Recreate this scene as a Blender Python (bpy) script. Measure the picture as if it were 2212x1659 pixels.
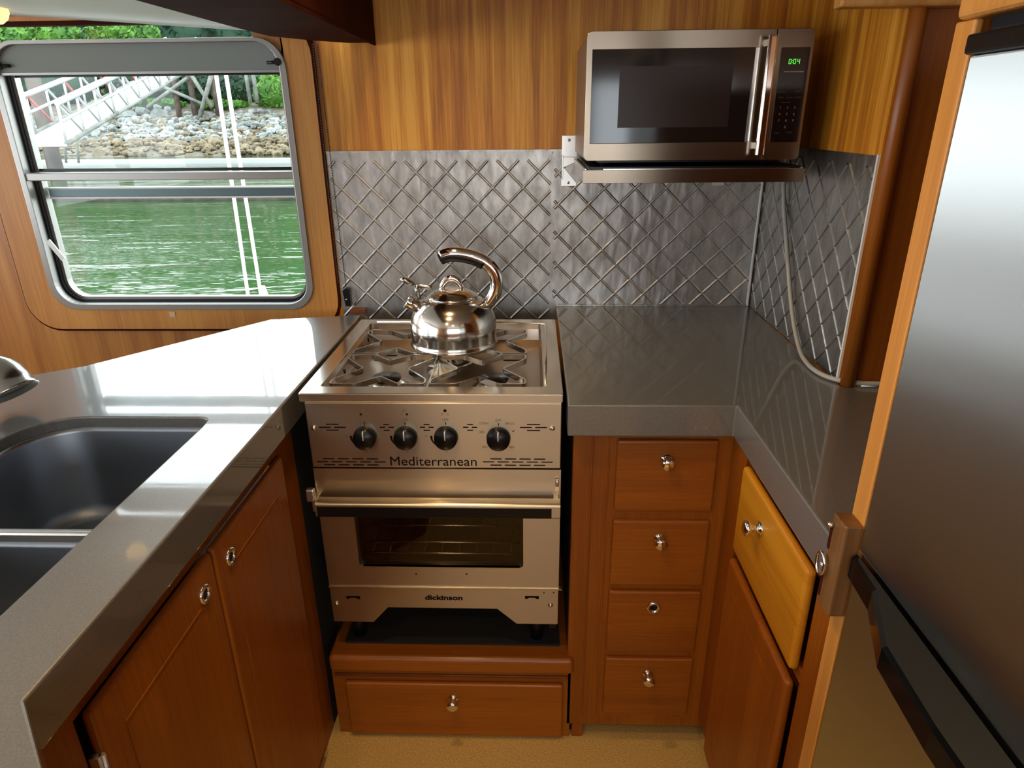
import bpy, bmesh, math, random
from mathutils import Vector, Matrix, noise

for o in list(bpy.data.objects): bpy.data.objects.remove(o)
S = bpy.context.scene
COL = S.collection

# ------------------------------------------------------------------ camera
F, PCX, PCY = 1430.0, 1106.0, 829.5
CAM = Vector((0.4771, -1.2299, 1.4557))
_p, _y, _r = 0.38155647, 0.03286212, -0.00990325
def _rot():
    Rz = Matrix(((math.cos(_y), math.sin(_y), 0), (-math.sin(_y), math.cos(_y), 0), (0, 0, 1)))
    B = Matrix(((1, 0, 0), (0, -math.sin(_p), -math.cos(_p)), (0, math.cos(_p), -math.sin(_p))))
    Rr = Matrix(((math.cos(_r), -math.sin(_r), 0), (math.sin(_r), math.cos(_r), 0), (0, 0, 1)))
    return Rr @ B @ Rz
RC = _rot()
cd = bpy.data.cameras.new('camera'); cam = bpy.data.objects.new('camera', cd); COL.objects.link(cam)
cd.sensor_width = 36; cd.sensor_fit = 'HORIZONTAL'; cd.lens = F / 2212 * 36
cd.clip_start = 0.02; cd.clip_end = 500
M = Matrix((RC[0], -RC[1], -RC[2])).transposed().to_4x4(); M.translation = CAM
cam.matrix_world = M
S.camera = cam
def ray(px, py):
    return RC.transposed() @ Vector(((px - PCX) / F, (py - PCY) / F, 1.0))
def at(px, py, Y):
    d = ray(px, py); return CAM + d * ((Y - CAM.y) / d.y)

# ------------------------------------------------------------------ world, lamps, exposure
S.view_settings.view_transform = 'Standard'; S.view_settings.look = 'None'
S.view_settings.gamma = 1; S.view_settings.use_curve_mapping = False
S.view_settings.exposure = 0.15
S.cycles.use_denoising = True
S.cycles.max_bounces = 10; S.cycles.diffuse_bounces = 4; S.cycles.glossy_bounces = 5
S.cycles.transparent_max_bounces = 12; S.cycles.sample_clamp_indirect = 6
S.cycles.caustics_reflective = False; S.cycles.caustics_refractive = False
W = bpy.data.worlds.new('sky'); S.world = W; W.use_nodes = True
wn = W.node_tree; bg = wn.nodes['Background']
bg.inputs[0].default_value = (0.86, 0.94, 1.0, 1); bg.inputs[1].default_value = 7.0

def lamp(name, kind, loc, energy, color, size=0.1, rot=None, sizey=None):
    l = bpy.data.lights.new(name, kind); l.energy = energy; l.color = color
    if kind == 'AREA':
        l.shape = 'RECTANGLE'; l.size = size; l.size_y = sizey or size
    elif kind == 'POINT': l.shadow_soft_size = size
    elif kind == 'SPOT': l.shadow_soft_size = size; l.spot_size = math.radians(120); l.spot_blend = 0.6
    o = bpy.data.objects.new(name, l); COL.objects.link(o); o.location = loc
    if rot: o.rotation_euler = rot
    return o
PORTALS = []
def portal(loc, rot, sx, sy):
    o = lamp('window_daylight', 'AREA', loc, 1, (1, 1, 1), sx, rot, sy); o.data.cycles.is_portal = True

CEIL = 1.98
WARM = (1.0, 0.66, 0.32)
# unseen ceiling spots above the galley aisle, placed for their light: (x, y, watts)
SPOTS = [(0.20, -0.15, 16), (0.16, -0.62, 18), (-0.1, -1.45, 22), (0.5, -2.0, 20), (0.0, -2.8, 16)]

# ------------------------------------------------------------------ materials
def mat(name, color=(0.5, 0.5, 0.5), rough=0.5, metal=0.0, spec=0.5, coat=0.0, coatr=0.1, emis=None, es=0.0, aniso=0.0):
    m = bpy.data.materials.new(name); m.use_nodes = True
    b = m.node_tree.nodes['Principled BSDF']
    b.inputs['Base Color'].default_value = (*color, 1); b.inputs['Roughness'].default_value = rough
    b.inputs['Metallic'].default_value = metal; b.inputs['Specular IOR Level'].default_value = spec
    b.inputs['Coat Weight'].default_value = coat; b.inputs['Coat Roughness'].default_value = coatr
    b.inputs['Anisotropic'].default_value = aniso
    if emis: b.inputs['Emission Color'].default_value = (*emis, 1); b.inputs['Emission Strength'].default_value = es
    return m
def nd(m, t, **kw):
    n = m.node_tree.nodes.new(t)
    for k, v in kw.items():
        if k in n.inputs.keys(): n.inputs[k].default_value = v
        else: setattr(n, k, v)
    return n
def lk(m, a, ao, b, bi): m.node_tree.links.new(a.outputs[ao], b.inputs[bi])
def coords(m, scale, kind='Object'):
    t = nd(m, 'ShaderNodeTexCoord'); mp = nd(m, 'ShaderNodeMapping'); mp.inputs['Scale'].default_value = scale
    lk(m, t, kind, mp, 'Vector'); return mp
def ramp(m, stops):
    r = nd(m, 'ShaderNodeValToRGB'); e = r.color_ramp.elements
    while len(e) < len(stops): e.new(0.5)
    for i, (p, c) in enumerate(stops): e[i].position = p; e[i].color = (*c, 1) if len(c) == 3 else c
    return r
def wood(name, c0, c1, c2, axis='Z', rough=0.45, band=14, coat=0.12, fig=0.35):
    m = mat(name, c1, rough, coat=coat, coatr=0.18)
    b = m.node_tree.nodes['Principled BSDF']
    def sc(a, l): return tuple(l if 'XYZ'[i] == axis else a for i in range(3))
    m1 = coords(m, sc(band, band * 0.045)); n1 = nd(m, 'ShaderNodeTexNoise', Scale=1.0, Detail=3.0, Roughness=0.55, Distortion=0.3)
    lk(m, m1, 0, n1, 'Vector')
    m2 = coords(m, sc(210, 5)); n2 = nd(m, 'ShaderNodeTexNoise', Scale=1.0, Detail=5.0, Roughness=0.7)
    lk(m, m2, 0, n2, 'Vector')
    mx = nd(m, 'ShaderNodeMix', data_type='FLOAT'); mx.inputs[0].default_value = fig
    lk(m, n1, 0, mx, 2); lk(m, n2, 0, mx, 3)
    r = ramp(m, [(0.40, c0), (0.5, c1), (0.61, c2)]); lk(m, mx, 0, r, 0); lk(m, r, 0, b, 'Base Color')
    bp = nd(m, 'ShaderNodeBump', Strength=0.05, Distance=0.001); lk(m, n2, 0, bp, 'Height'); lk(m, bp, 0, b, 'Normal')
    return m
def brushed(name, color, rough=0.28, axis='X', var=0.12, metal=1.0, aniso=0.0, rotan=0.0, bump=0.03):
    m = mat(name, color, rough, metal, aniso=aniso)
    b = m.node_tree.nodes['Principled BSDF']
    s = tuple(6 if 'XYZ'[i] == axis else 900 for i in range(3))
    mp = coords(m, s); n = nd(m, 'ShaderNodeTexNoise', Scale=1.0, Detail=4.0, Roughness=0.6); lk(m, mp, 0, n, 'Vector')
    mr = nd(m, 'ShaderNodeMapRange'); mr.inputs[3].default_value = rough - var / 2; mr.inputs[4].default_value = rough + var / 2
    lk(m, n, 0, mr, 0); lk(m, mr, 0, b, 'Roughness')
    bp = nd(m, 'ShaderNodeBump', Strength=bump, Distance=0.0005); lk(m, n, 0, bp, 'Height'); lk(m, bp, 0, b, 'Normal')
    if aniso:
        tg = nd(m, 'ShaderNodeTangent'); tg.direction_type = 'RADIAL'; tg.axis = 'Z'
        lk(m, tg, 0, b, 'Tangent'); b.inputs['Anisotropic Rotation'].default_value = rotan
    return m

m_wall = wood('teak_veneer_wall', (0.40, 0.125, 0.006), (0.62, 0.235, 0.013), (0.84, 0.40, 0.05), 'Z', band=26, coat=0.03, rough=0.5)
m_wallL = wood('teak_veneer_low', (0.30, 0.10, 0.012), (0.40, 0.15, 0.022), (0.50, 0.21, 0.035), 'Z', band=18)
m_trim = wood('teak_trim', (0.42, 0.16, 0.022), (0.50, 0.20, 0.032), (0.58, 0.26, 0.045), 'Z', band=10, fig=0.5, coat=0.03, rough=0.5)
m_cabV = wood('teak_cabinet_upright', (0.23, 0.058, 0.002), (0.29, 0.078, 0.003), (0.35, 0.102, 0.004), 'Z', band=9, fig=0.5)
m_cabX = wood('teak_cabinet_across', (0.23, 0.058, 0.002), (0.29, 0.078, 0.003), (0.35, 0.102, 0.004), 'X', band=9, fig=0.5)
m_fig = wood('teak_figured', (0.28, 0.085, 0.003), (0.50, 0.19, 0.006), (0.60, 0.26, 0.012), 'Y', band=12, fig=0.3)
m_edge = wood('teak_edging', (0.50, 0.21, 0.04), (0.62, 0.28, 0.06), (0.68, 0.34, 0.09), 'Z', band=20)
m_block = wood('teak_block', (0.10, 0.042, 0.010), (0.14, 0.06, 0.015), (0.19, 0.085, 0.023), 'Z', band=22, coat=0, rough=0.5)
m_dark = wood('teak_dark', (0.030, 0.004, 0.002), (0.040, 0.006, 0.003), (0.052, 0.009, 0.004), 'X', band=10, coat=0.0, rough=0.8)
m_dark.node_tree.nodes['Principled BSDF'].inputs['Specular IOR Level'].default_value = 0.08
m_dark2 = wood('mahogany_post', (0.12, 0.028, 0.004), (0.15, 0.036, 0.005), (0.19, 0.05, 0.007), 'Z', band=10)
m_head = mat('white_headliner', (0.62, 0.65, 0.62), 0.6)
m_black = mat('black_plastic', (0.005, 0.005, 0.006), 0.3, spec=0.3)
m_blackg = mat('black_gloss', (0.003, 0.003, 0.003), 0.1, spec=0.2)
m_void = mat('black_void', (0.01, 0.008, 0.008), 0.8)  # black for mat and slots, also shade painted into the stove niche sides
m_steel = brushed('brushed_steel', (0.50, 0.43, 0.33), 0.30, 'X', 0.05, aniso=0.88, rotan=0.25, bump=0.01)
m_steelT = brushed('cooktop_steel', (0.70, 0.64, 0.56), 0.17, 'X', 0.05, bump=0.01)
m_steelD = brushed('sink_steel', (0.30, 0.325, 0.36), 0.38, 'X')
m_mirror = mat('polished_steel', (0.70, 0.66, 0.60), 0.14, 1.0)
m_chrome = mat('chrome', (0.85, 0.84, 0.82), 0.06, 1.0)
m_nickel = mat('brushed_nickel', (0.42, 0.40, 0.37), 0.22, 1.0)
m_frid = brushed('fridge_steel', (0.58, 0.61, 0.60), 0.52, 'Z', 0.03, aniso=1.0, rotan=0.0, bump=0.01)
m_alu = mat('window_aluminium', (0.30, 0.29, 0.27), 0.35, 0.6)
m_aluD = mat('sash_teal_grey', (0.10, 0.16, 0.17), 0.35, 0.3)
m_white = mat('white_paint', (0.8, 0.8, 0.78), 0.4)
m_brack = brushed('bracket_steel', (0.72, 0.70, 0.66), 0.35, 'Z')
m_red = mat('red_paint', (0.35, 0.06, 0.05), 0.5)
m_screw = mat('screw_steel', (0.7, 0.66, 0.6), 0.2, 1.0)
m_ink = mat('engraved_ink', (0.006, 0.002, 0.004), 0.6, spec=0.1)
m_inkf = mat('faded_ink', (0.22, 0.15, 0.09), 0.5, 0.3)
m_green = mat('green_led', (0.01, 0.05, 0.01), 0.5, emis=(0.12, 0.9, 0.08), es=1.1)
m_shade = mat('grey_roller_shade', (0.20, 0.22, 0.205), 0.7)
m_cord = mat('grey_cable', (0.42, 0.40, 0.35), 0.45)
m_amber = mat('amber_lamp_glass', (0.8, 0.5, 0.2), 0.3, emis=(1.0, 0.62, 0.22), es=1.6)
m_bulb = mat('warm_lamp_face', (1, 0.8, 0.5), 0.4, emis=(1.0, 0.68, 0.34), es=9.0)

# quartz counter
m_cnt = mat('quartz_counter', (0.10, 0.088, 0.07), 0.40, spec=1.0, coat=1.0, coatr=0.03)
b = m_cnt.node_tree.nodes['Principled BSDF']
mp = coords(m_cnt, (420, 420, 420)); n = nd(m_cnt, 'ShaderNodeTexNoise', Scale=1.0, Detail=3.0); lk(m_cnt, mp, 0, n, 'Vector')
r = ramp(m_cnt, [(0.3, (0.095, 0.092, 0.086)), (0.7, (0.15, 0.145, 0.136))]); lk(m_cnt, n, 0, r, 0); lk(m_cnt, r, 0, b, 'Base Color')
mp2 = coords(m_cnt, (9, 9, 9)); n2 = nd(m_cnt, 'ShaderNodeTexNoise', Scale=1.0, Detail=6.0, Roughness=0.7); lk(m_cnt, mp2, 0, n2, 'Vector')
mr = nd(m_cnt, 'ShaderNodeMapRange'); mr.inputs[1].default_value = 0.35; mr.inputs[2].default_value = 0.7; mr.inputs[3].default_value = 0.02; mr.inputs[4].default_value = 0.07
lk(m_cnt, n2, 0, mr, 0); lk(m_cnt, mr, 0, b, 'Coat Roughness')

# pressed aluminium backsplash: vertical blotchy tarnish
m_quilt = mat('pressed_aluminium', (0.4, 0.4, 0.38), 0.4, 1.0)
b = m_quilt.node_tree.nodes['Principled BSDF']
mp = coords(m_quilt, (34, 34, 13)); n = nd(m_quilt, 'ShaderNodeTexNoise', Scale=1.0, Detail=7.0, Roughness=0.7); lk(m_quilt, mp, 0, n, 'Vector')
r = ramp(m_quilt, [(0.35, (0.30, 0.29, 0.27)), (0.65, (0.52, 0.50, 0.47))]); lk(m_quilt, n, 0, r, 0); lk(m_quilt, r, 0, b, 'Base Color')
mr = nd(m_quilt, 'ShaderNodeMapRange'); mr.inputs[3].default_value = 0.50; mr.inputs[4].default_value = 0.30; lk(m_quilt, n, 0, mr, 0); lk(m_quilt, mr, 0, b, 'Roughness')
mp3 = coords(m_quilt, (28, 28, 9)); n3 = nd(m_quilt, 'ShaderNodeTexNoise', Scale=1.0, Detail=2.0); lk(m_quilt, mp3, 0, n3, 'Vector')
bp = nd(m_quilt, 'ShaderNodeBump', Strength=0.5, Distance=0.006); lk(m_quilt, n3, 0, bp, 'Height'); lk(m_quilt, bp, 0, b, 'Normal')

# carpet
m_carp = mat('beige_carpet', (0.45, 0.30, 0.12), 0.95, spec=0.1)
b = m_carp.node_tree.nodes['Principled BSDF']
mp = coords(m_carp, (260, 260, 260)); n = nd(m_carp, 'ShaderNodeTexNoise', Scale=1.0, Detail=4.0); lk(m_carp, mp, 0, n, 'Vector')
r = ramp(m_carp, [(0.3, (0.42, 0.27, 0.09)), (0.7, (0.66, 0.45, 0.16))]); lk(m_carp, n, 0, r, 0); lk(m_carp, r, 0, b, 'Base Color')
bp = nd(m_carp, 'ShaderNodeBump', Strength=0.6, Distance=0.003); lk(m_carp, n, 0, bp, 'Height'); lk(m_carp, bp, 0, b, 'Normal')

# thin window glass: mostly clear, a little mirror
def glass(name, tint=(0.96, 0.98, 0.97), refl=0.01, rough=0.0):
    m = bpy.data.materials.new(name); m.use_nodes = True; t = m.node_tree; t.nodes.clear()
    o = t.nodes.new('ShaderNodeOutputMaterial'); mx = t.nodes.new('ShaderNodeMixShader')
    a = t.nodes.new('ShaderNodeBsdfTransparent'); a.inputs[0].default_value = (*tint, 1)
    g = t.nodes.new('ShaderNodeBsdfGlossy'); g.inputs['Roughness'].default_value = rough
    lw = t.nodes.new('ShaderNodeLayerWeight'); lw.inputs[0].default_value = 0.25
    mu = t.nodes.new('ShaderNodeMath'); mu.operation = 'MULTIPLY_ADD'; mu.inputs[1].default_value = 0.2; mu.inputs[2].default_value = refl
    t.links.new(lw.outputs['Fresnel'], mu.inputs[0]); t.links.new(mu.outputs[0], mx.inputs[0])
    t.links.new(a.outputs[0], mx.inputs[1]); t.links.new(g.outputs[0], mx.inputs[2]); t.links.new(mx.outputs[0], o.inputs[0])
    return m
m_glass = glass('window_glass'); m_oven = glass('oven_glass', (0.75, 0.7, 0.62), 0.04, 0.02)
m_mwglass = mat('microwave_window', (0.012, 0.009, 0.008), 0.09, spec=0.6)
m_mwmesh = mat('microwave_mesh', (0.022, 0.011, 0.007), 0.3, spec=0.25)

# ------------------------------------------------------------------ mesh building
ORG = {}
class MB:
    def __init__(s): s.v = []; s.f = []; s.sm = []
    def add(s, vs, fs, smooth=False):
        k = len(s.v); s.v += [Vector(p) for p in vs]; s.f += [tuple(i + k for i in f) for f in fs]; s.sm += [smooth] * len(fs); return s
    def box(s, x0, x1, y0, y1, z0, z1):
        return s.add([(x0, y0, z0), (x1, y0, z0), (x1, y1, z0), (x0, y1, z0), (x0, y0, z1), (x1, y0, z1), (x1, y1, z1), (x0, y1, z1)],
                     [(0, 3, 2, 1), (4, 5, 6, 7), (0, 1, 5, 4), (1, 2, 6, 5), (2, 3, 7, 6), (3, 0, 4, 7)])
    def bar(s, a, b, w, h=None, up=(0, 0, 1)):
        a = Vector(a); b = Vector(b); h = h or w; d = (b - a).normalized(); u = Vector(up)
        if abs(d.dot(u)) > 0.98: u = Vector((0, 1, 0))
        sx = d.cross(u).normalized() * w / 2; sz = sx.cross(d).normalized() * h / 2
        vs = [p + i * sx + j * sz for p in (a, b) for i, j in ((-1, -1), (1, -1), (1, 1), (-1, 1))]
        return s.add(vs, [(3, 2, 1, 0), (4, 5, 6, 7), (0, 1, 5, 4), (1, 2, 6, 5), (2, 3, 7, 6), (3, 0, 4, 7)])
    def prism(s, poly, ax, a, b, smooth=False):
        """poly of 2D points in the two axes other than ax (cyclic order), extruded from a to b"""
        n = len(poly)
        def P(p, t):
            return {'x': (t, p[0], p[1]), 'y': (p[0], t, p[1]), 'z': (p[0], p[1], t)}[ax]
        vs = [P(p, a) for p in poly] + [P(p, b) for p in poly]
        s.add(vs, [tuple(range(n)), tuple(range(2 * n - 1, n - 1, -1))])
        k = len(s.v) - 2 * n
        for i in range(n): s.f.append((k + i, k + (i + 1) % n, k + n + (i + 1) % n, k + n + i)); s.sm.append(smooth)
        return s
    def tube(s, pts, r, n=10, caps=True, flat=1.0, closed=False, side=None):
        pts = [Vector(p) for p in pts]; m = len(pts); rs = r if isinstance(r, (list, tuple)) else [r] * m
        k = len(s.v); pu = None
        for i, p in enumerate(pts):
            if closed: d = (pts[(i + 1) % m] - pts[i - 1]).normalized()
            else: d = (pts[min(i + 1, m - 1)] - pts[max(i - 1, 0)]).normalized()
            if pu is None:
                u = Vector(side) if side else (Vector((0, 0, 1)) if abs(d.z) < 0.9 else Vector((1, 0, 0)))
            else: u = pu
            u = (u - d * u.dot(d)).normalized(); pu = u; w = d.cross(u)
            for j in range(n):
                a = 2 * math.pi * j / n; s.v.append(p + (u * math.cos(a) * flat + w * math.sin(a)) * rs[i])
        for i in range(m if closed else m - 1):
            for j in range(n):
                i2 = (i + 1) % m
                s.f.append((k + i * n + j, k + i * n + (j + 1) % n, k + i2 * n + (j + 1) % n, k + i2 * n + j)); s.sm.append(True)
        if caps and not closed:
            s.f.append(tuple(k + j for j in range(n - 1, -1, -1))); s.sm.append(False)
            s.f.append(tuple(k + (m - 1) * n + j for j in range(n))); s.sm.append(False)
        return s
    def lathe(s, prof, org, axis=(0, 0, 1), n=48, caps=True):
        """prof: list of (radius, height along axis)"""
        A = Vector(axis).normalized(); u = A.orthogonal().normalized(); w = A.cross(u); O = Vector(org); k = len(s.v); m = len(prof)
        for r, h in prof:
            for j in range(n):
                a = 2 * math.pi * j / n; s.v.append(O + A * h + (u * math.cos(a) + w * math.sin(a)) * max(r, 1e-5))
        for i in range(m - 1):
            for j in range(n):
                s.f.append((k + i * n + j, k + i * n + (j + 1) % n, k + (i + 1) * n + (j + 1) % n, k + (i + 1) * n + j)); s.sm.append(True)
        if caps:
            s.f.append(tuple(k + j for j in range(n - 1, -1, -1))); s.sm.append(False)
            s.f.append(tuple(k + (m - 1) * n + j for j in range(n))); s.sm.append(False)
        return s
    def strip(s, pts, th, z0, z1, closed=False):
        """a flat strap on edge following 2D pts, thickness th, from z0 to z1"""
        n = len(pts); P = [Vector((p[0], p[1])) for p in pts]; L = []; Rr = []
        for i in range(n):
            a = P[i - 1] if (closed or i) else P[i]; c = P[(i + 1) % n] if (closed or i < n - 1) else P[i]
            d1 = (P[i] - a); d2 = (c - P[i])
            d1 = d1.normalized() if d1.length > 1e-9 else d2.normalized(); d2 = d2.normalized() if d2.length > 1e-9 else d1
            n1 = Vector((-d1.y, d1.x)); n2 = Vector((-d2.y, d2.x)); mm = (n1 + n2).normalized(); q = th / 2 / max(0.4, mm.dot(n1))
            L.append(P[i] + mm * q); Rr.append(P[i] - mm * q)
        k = len(s.v)
        for i in range(n):
            s.v += [Vector((*L[i], z0)), Vector((*Rr[i], z0)), Vector((*Rr[i], z1)), Vector((*L[i], z1))]
        for i in range(n if closed else n - 1):
            a = k + 4 * i; c = k + 4 * ((i + 1) % n)
            for j in range(4): s.f.append((a + j, a + (j + 1) % 4, c + (j + 1) % 4, c + j)); s.sm.append(False)
        if not closed:
            s.f.append((k + 3, k + 2, k + 1, k)); s.sm.append(False); c = k + 4 * (n - 1); s.f.append((c, c + 1, c + 2, c + 3)); s.sm.append(False)
        return s
    def build(s, name, material, parent=None, bevel=0, seg=2, solid=0):
        o0 = ORG.get(parent.name, Vector()) if parent else Vector()
        me = bpy.data.meshes.new(name)
        me.from_pydata([tuple(p - o0) for p in s.v], [], s.f)
        for i, p in enumerate(me.polygons): p.use_smooth = s.sm[i]
        bm = bmesh.new(); bm.from_mesh(me); bmesh.ops.recalc_face_normals(bm, faces=bm.faces); bm.to_mesh(me); bm.free()
        me.materials.append(material)
        o = bpy.data.objects.new(name, me); COL.objects.link(o)
        if parent: o.parent = parent
        ORG[o.name] = o0
        if bevel:
            md = o.modifiers.new('bevel', 'BEVEL'); md.width = bevel; md.segments = seg; md.limit_method = 'ANGLE'; md.angle_limit = math.radians(40)
            if seg > 1: md.harden_normals = False
        return o
def tag(o, label=None, cat=None, group=None, kind=None):
    if label: o['label'] = label
    if cat: o['category'] = cat
    if group: o['group'] = group
    if kind: o['kind'] = kind
    return o
def thing(name, label, cat, loc=(0, 0, 0), group=None, kind=None):
    o = bpy.data.objects.new(name, None); o.empty_display_size = 0.05; COL.objects.link(o); o.location = loc; ORG[o.name] = Vector(loc)
    return tag(o, label, cat, group, kind)
def struct(name, mb, m, label, cat, **k): return tag(mb.build(name, m, None, **k), label, cat, kind='structure')
def one(name, mb, m, label, cat, group=None, kind=None, **k): return tag(mb.build(name, m, None, **k), label, cat, group, kind)
def rrect(x0, x1, z0, z1, r, n=8, rs=None):
    """rounded rectangle outline; rs = radii for (x0z0, x1z0, x1z1, x0z1)"""
    rs = rs or (r,) * 4; out = []
    for (cx, cz, sx, sz, a0), rr in zip(((x0, z0, 1, 1, 180), (x1, z0, -1, 1, 270), (x1, z1, -1, -1, 0), (x0, z1, 1, -1, 90)), rs):
        for i in range(n + 1):
            a = math.radians(a0 + 90 * i / n); out.append((cx + sx * rr + rr * math.cos(a), cz + sz * rr + rr * math.sin(a)))
    return out
def ring(mb, outer, inner, ax, a, b):
    """a flat frame between two outlines of equal length"""
    n = len(outer)
    def P(p, t): return {'x': (t, p[0], p[1]), 'y': (p[0], t, p[1]), 'z': (p[0], p[1], t)}[ax]
    vs = [P(p, a) for p in outer] + [P(p, a) for p in inner] + [P(p, b) for p in outer] + [P(p, b) for p in inner]
    fs = []
    for i in range(n):
        j = (i + 1) % n
        fs += [(i, j, n + j, n + i), (2 * n + i, 3 * n + i, 3 * n + j, 2 * n + j), (i, 2 * n + i, 2 * n + j, j), (n + i, n + j, 3 * n + j, 3 * n + i)]
    return mb.add(vs, fs)
def text(name, body, loc, size, m, parent, rot=(math.pi / 2, 0, 0), ext=0.0004, bold=0.0, align='CENTER', sx=1.0):
    c = bpy.data.curves.new(name, 'FONT'); c.body = body; c.size = size; c.extrude = ext; c.offset = bold; c.align_x = align; c.align_y = 'BOTTOM_BASELINE'
    c.resolution_u = 4
    t_ = bpy.data.objects.new(name, c); COL.objects.link(t_); bpy.context.view_layer.update()
    me = bpy.data.meshes.new_from_object(t_.evaluated_get(bpy.context.evaluated_depsgraph_get()))
    bpy.data.objects.remove(t_); me.materials.clear(); me.materials.append(m)
    o = bpy.data.objects.new(name, me); COL.objects.link(o)
    o.rotation_euler = rot; o.parent = parent; o.location = Vector(loc) - ORG[parent.name]; o.scale = (sx, 1, 1)
    ORG[o.name] = Vector(loc)
    return o

YB = 0.675            # back wall plane
ZC = 0.94             # counter height
# ================================================================== SETTING
# back wall with the window opening
wx0, wx1, wz0, wz1 = -0.945, -0.178, 0.945, 1.652
mb = MB(); N = 8
hole = rrect(wx0, wx1, wz0, wz1, 0.07, N)
out = []
for i, p in enumerate(hole):
    q = i // (N + 1); t = (i % (N + 1)) / N
    cs = [(-1.25, 0.0), (1.25, 0.0), (1.25, 1.98), (-1.25, 1.98)]
    out.append(cs[q])
# wall around the window as rectangles plus corner fills
def wallbox(x0, x1, z0, z1, m, name, label): struct(name, MB().box(x0, x1, YB, YB + 0.05, z0, z1), m, label, 'wall')
mb = MB()
mb.box(wx1, 1.40, YB, YB + 0.05, 0, CEIL)
wall_b = struct('wall_back', mb, m_wall, 'honey teak veneer wall behind the stove and microwave', 'wall')
mb = MB()
mb.box(-2.6, wx0, YB, YB + 0.05, 0, 1.655); mb.box(wx0, wx1, YB, YB + 0.05, 0, wz0)
# corner fills of the opening
for cx_, cz_, a0 in ((wx0, wz0, 180), (wx1, wz0, 270)):
    sx = 1 if cx_ == wx0 else -1
    arc = [(cx_ + sx * 0.07 + 0.07 * math.cos(math.radians(a0 + 9 * i * 1.0)), cz_ + 0.07 + 0.07 * math.sin(math.radians(a0 + 9 * i))) for i in range(11)]
    mb.prism([(cx_, cz_)] + (arc if sx == 1 else arc), 'y', YB, YB + 0.05)
mb.prism([(wx1 + 0.02, 1.80), (wx1 + 0.02, 1.55), (wx1 - 0.004, 1.585)] + [(wx1 - 0.07 + 0.068 * math.cos(math.radians(9 * i)), wz1 - 0.068 + 0.068 * math.sin(math.radians(9 * i))) for i in range(11)] + [(wx1 - 0.07, 1.80)], 'y', YB, YB + 0.05)
struct('wall_left', mb, m_wallL, 'orange teak veneer wall under and left of the window', 'wall')
struct('wall_right', MB().box(1.112, 1.16, 0.065, YB, 0, CEIL), m_wall, 'short honey teak wall right of the microwave', 'wall', bevel=0.0)
# dark post / return panel facing the camera
struct('trim_1', MB().box(1.116, 1.9, 0.055, 0.075, ZC + 0.001, CEIL), m_cabV, 'dark mahogany return panel between backsplash and fridge', 'panel')
struct('trim_2', MB().tube([(1.124, 0.052, ZC + 0.001), (1.124, 0.052, CEIL)], 0.014, 12), m_cabV, 'rounded teak corner post beside the backsplash', 'corner post')
struct('floor', MB().box(-2.6, 1.9, -3.6, 0.73, -0.05, 0), m_carp, 'beige carpeted cabin floor', 'floor')
struct('ceiling', MB().box(-0.1, 1.9, -3.6, 0.73, CEIL, CEIL + 0.04), m_head, 'white headliner over the galley', 'ceiling')
# low cambered headliner on the left
lz = lambda x: 1.643 - 0.067 * x
mb = MB(); pts = []
nx, ny = 12, 10
for i in range(nx + 1):
    for j in range(ny + 1):
        x = -2.6 + 2.5 * i / nx; y = YB - 0.0 - (YB + 3.6) * (j / ny) ** 1.5
        pts.append((x, y, lz(x) + 0.012 + 0.30 * min(1, max(0, (YB - y - 0.6) / 1.6)) * 0.9))
k = [(i * (ny + 1) + j, (i + 1) * (ny + 1) + j, (i + 1) * (ny + 1) + j + 1, i * (ny + 1) + j + 1) for i in range(nx) for j in range(ny)]
mb.add(pts, k, True)
top = [(p[0], p[1], p[2] + 0.03) for p in pts]
mb.add(top, [tuple(reversed(q)) for q in k], True)
struct('ceiling_left', mb, m_head, 'pale headliner sloping above the window', 'ceiling')
mb = MB().box(-2.62, -2.58, -3.6, 0.73, 0, 0.95); mb.box(-2.62, -2.58, -3.6, 0.73, 1.75, 2.3)
for y in (-3.6, -2.55, -1.45, -0.35, 0.6): mb.box(-2.62, -2.58, y, y + 0.12, 0.95, 1.75)
struct('wall_far_left', mb, m_wallL, 'saloon side wall with windows, left of the galley', 'wall')
mb = MB().box(-2.6, 1.9, -3.64, -3.6, 0, 1.05); mb.box(-2.6, 1.9, -3.64, -3.6, 1.7, 2.3)
mb.box(-2.6, -0.3, -3.64, -3.6, 1.05, 1.7)
for x in (0.05, 0.45, 0.85, 1.25, 1.75): mb.box(x, x + 0.08, -3.64, -3.6, 1.05, 1.7)
struct('wall_rear', mb, m_wallL, 'aft wall with a row of windows behind the viewer', 'wall')
struct('wall_far_right', MB().box(1.9, 1.94, -3.6, 0.73, 0, CEIL), m_wallL, 'teak wall behind the fridge side', 'wall')
portal((-2.57, -1.5, 1.35), (0, math.radians(-90), 0), 0.8, 4.0)
portal((0.8, -3.58, 1.37), (math.radians(90), 0, 0), 2.2, 0.66)
portal(((wx0 + wx1) / 2, YB + 0.01, (wz0 + wz1) / 2), (math.radians(-90), 0, 0), 0.78, 0.75)

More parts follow.
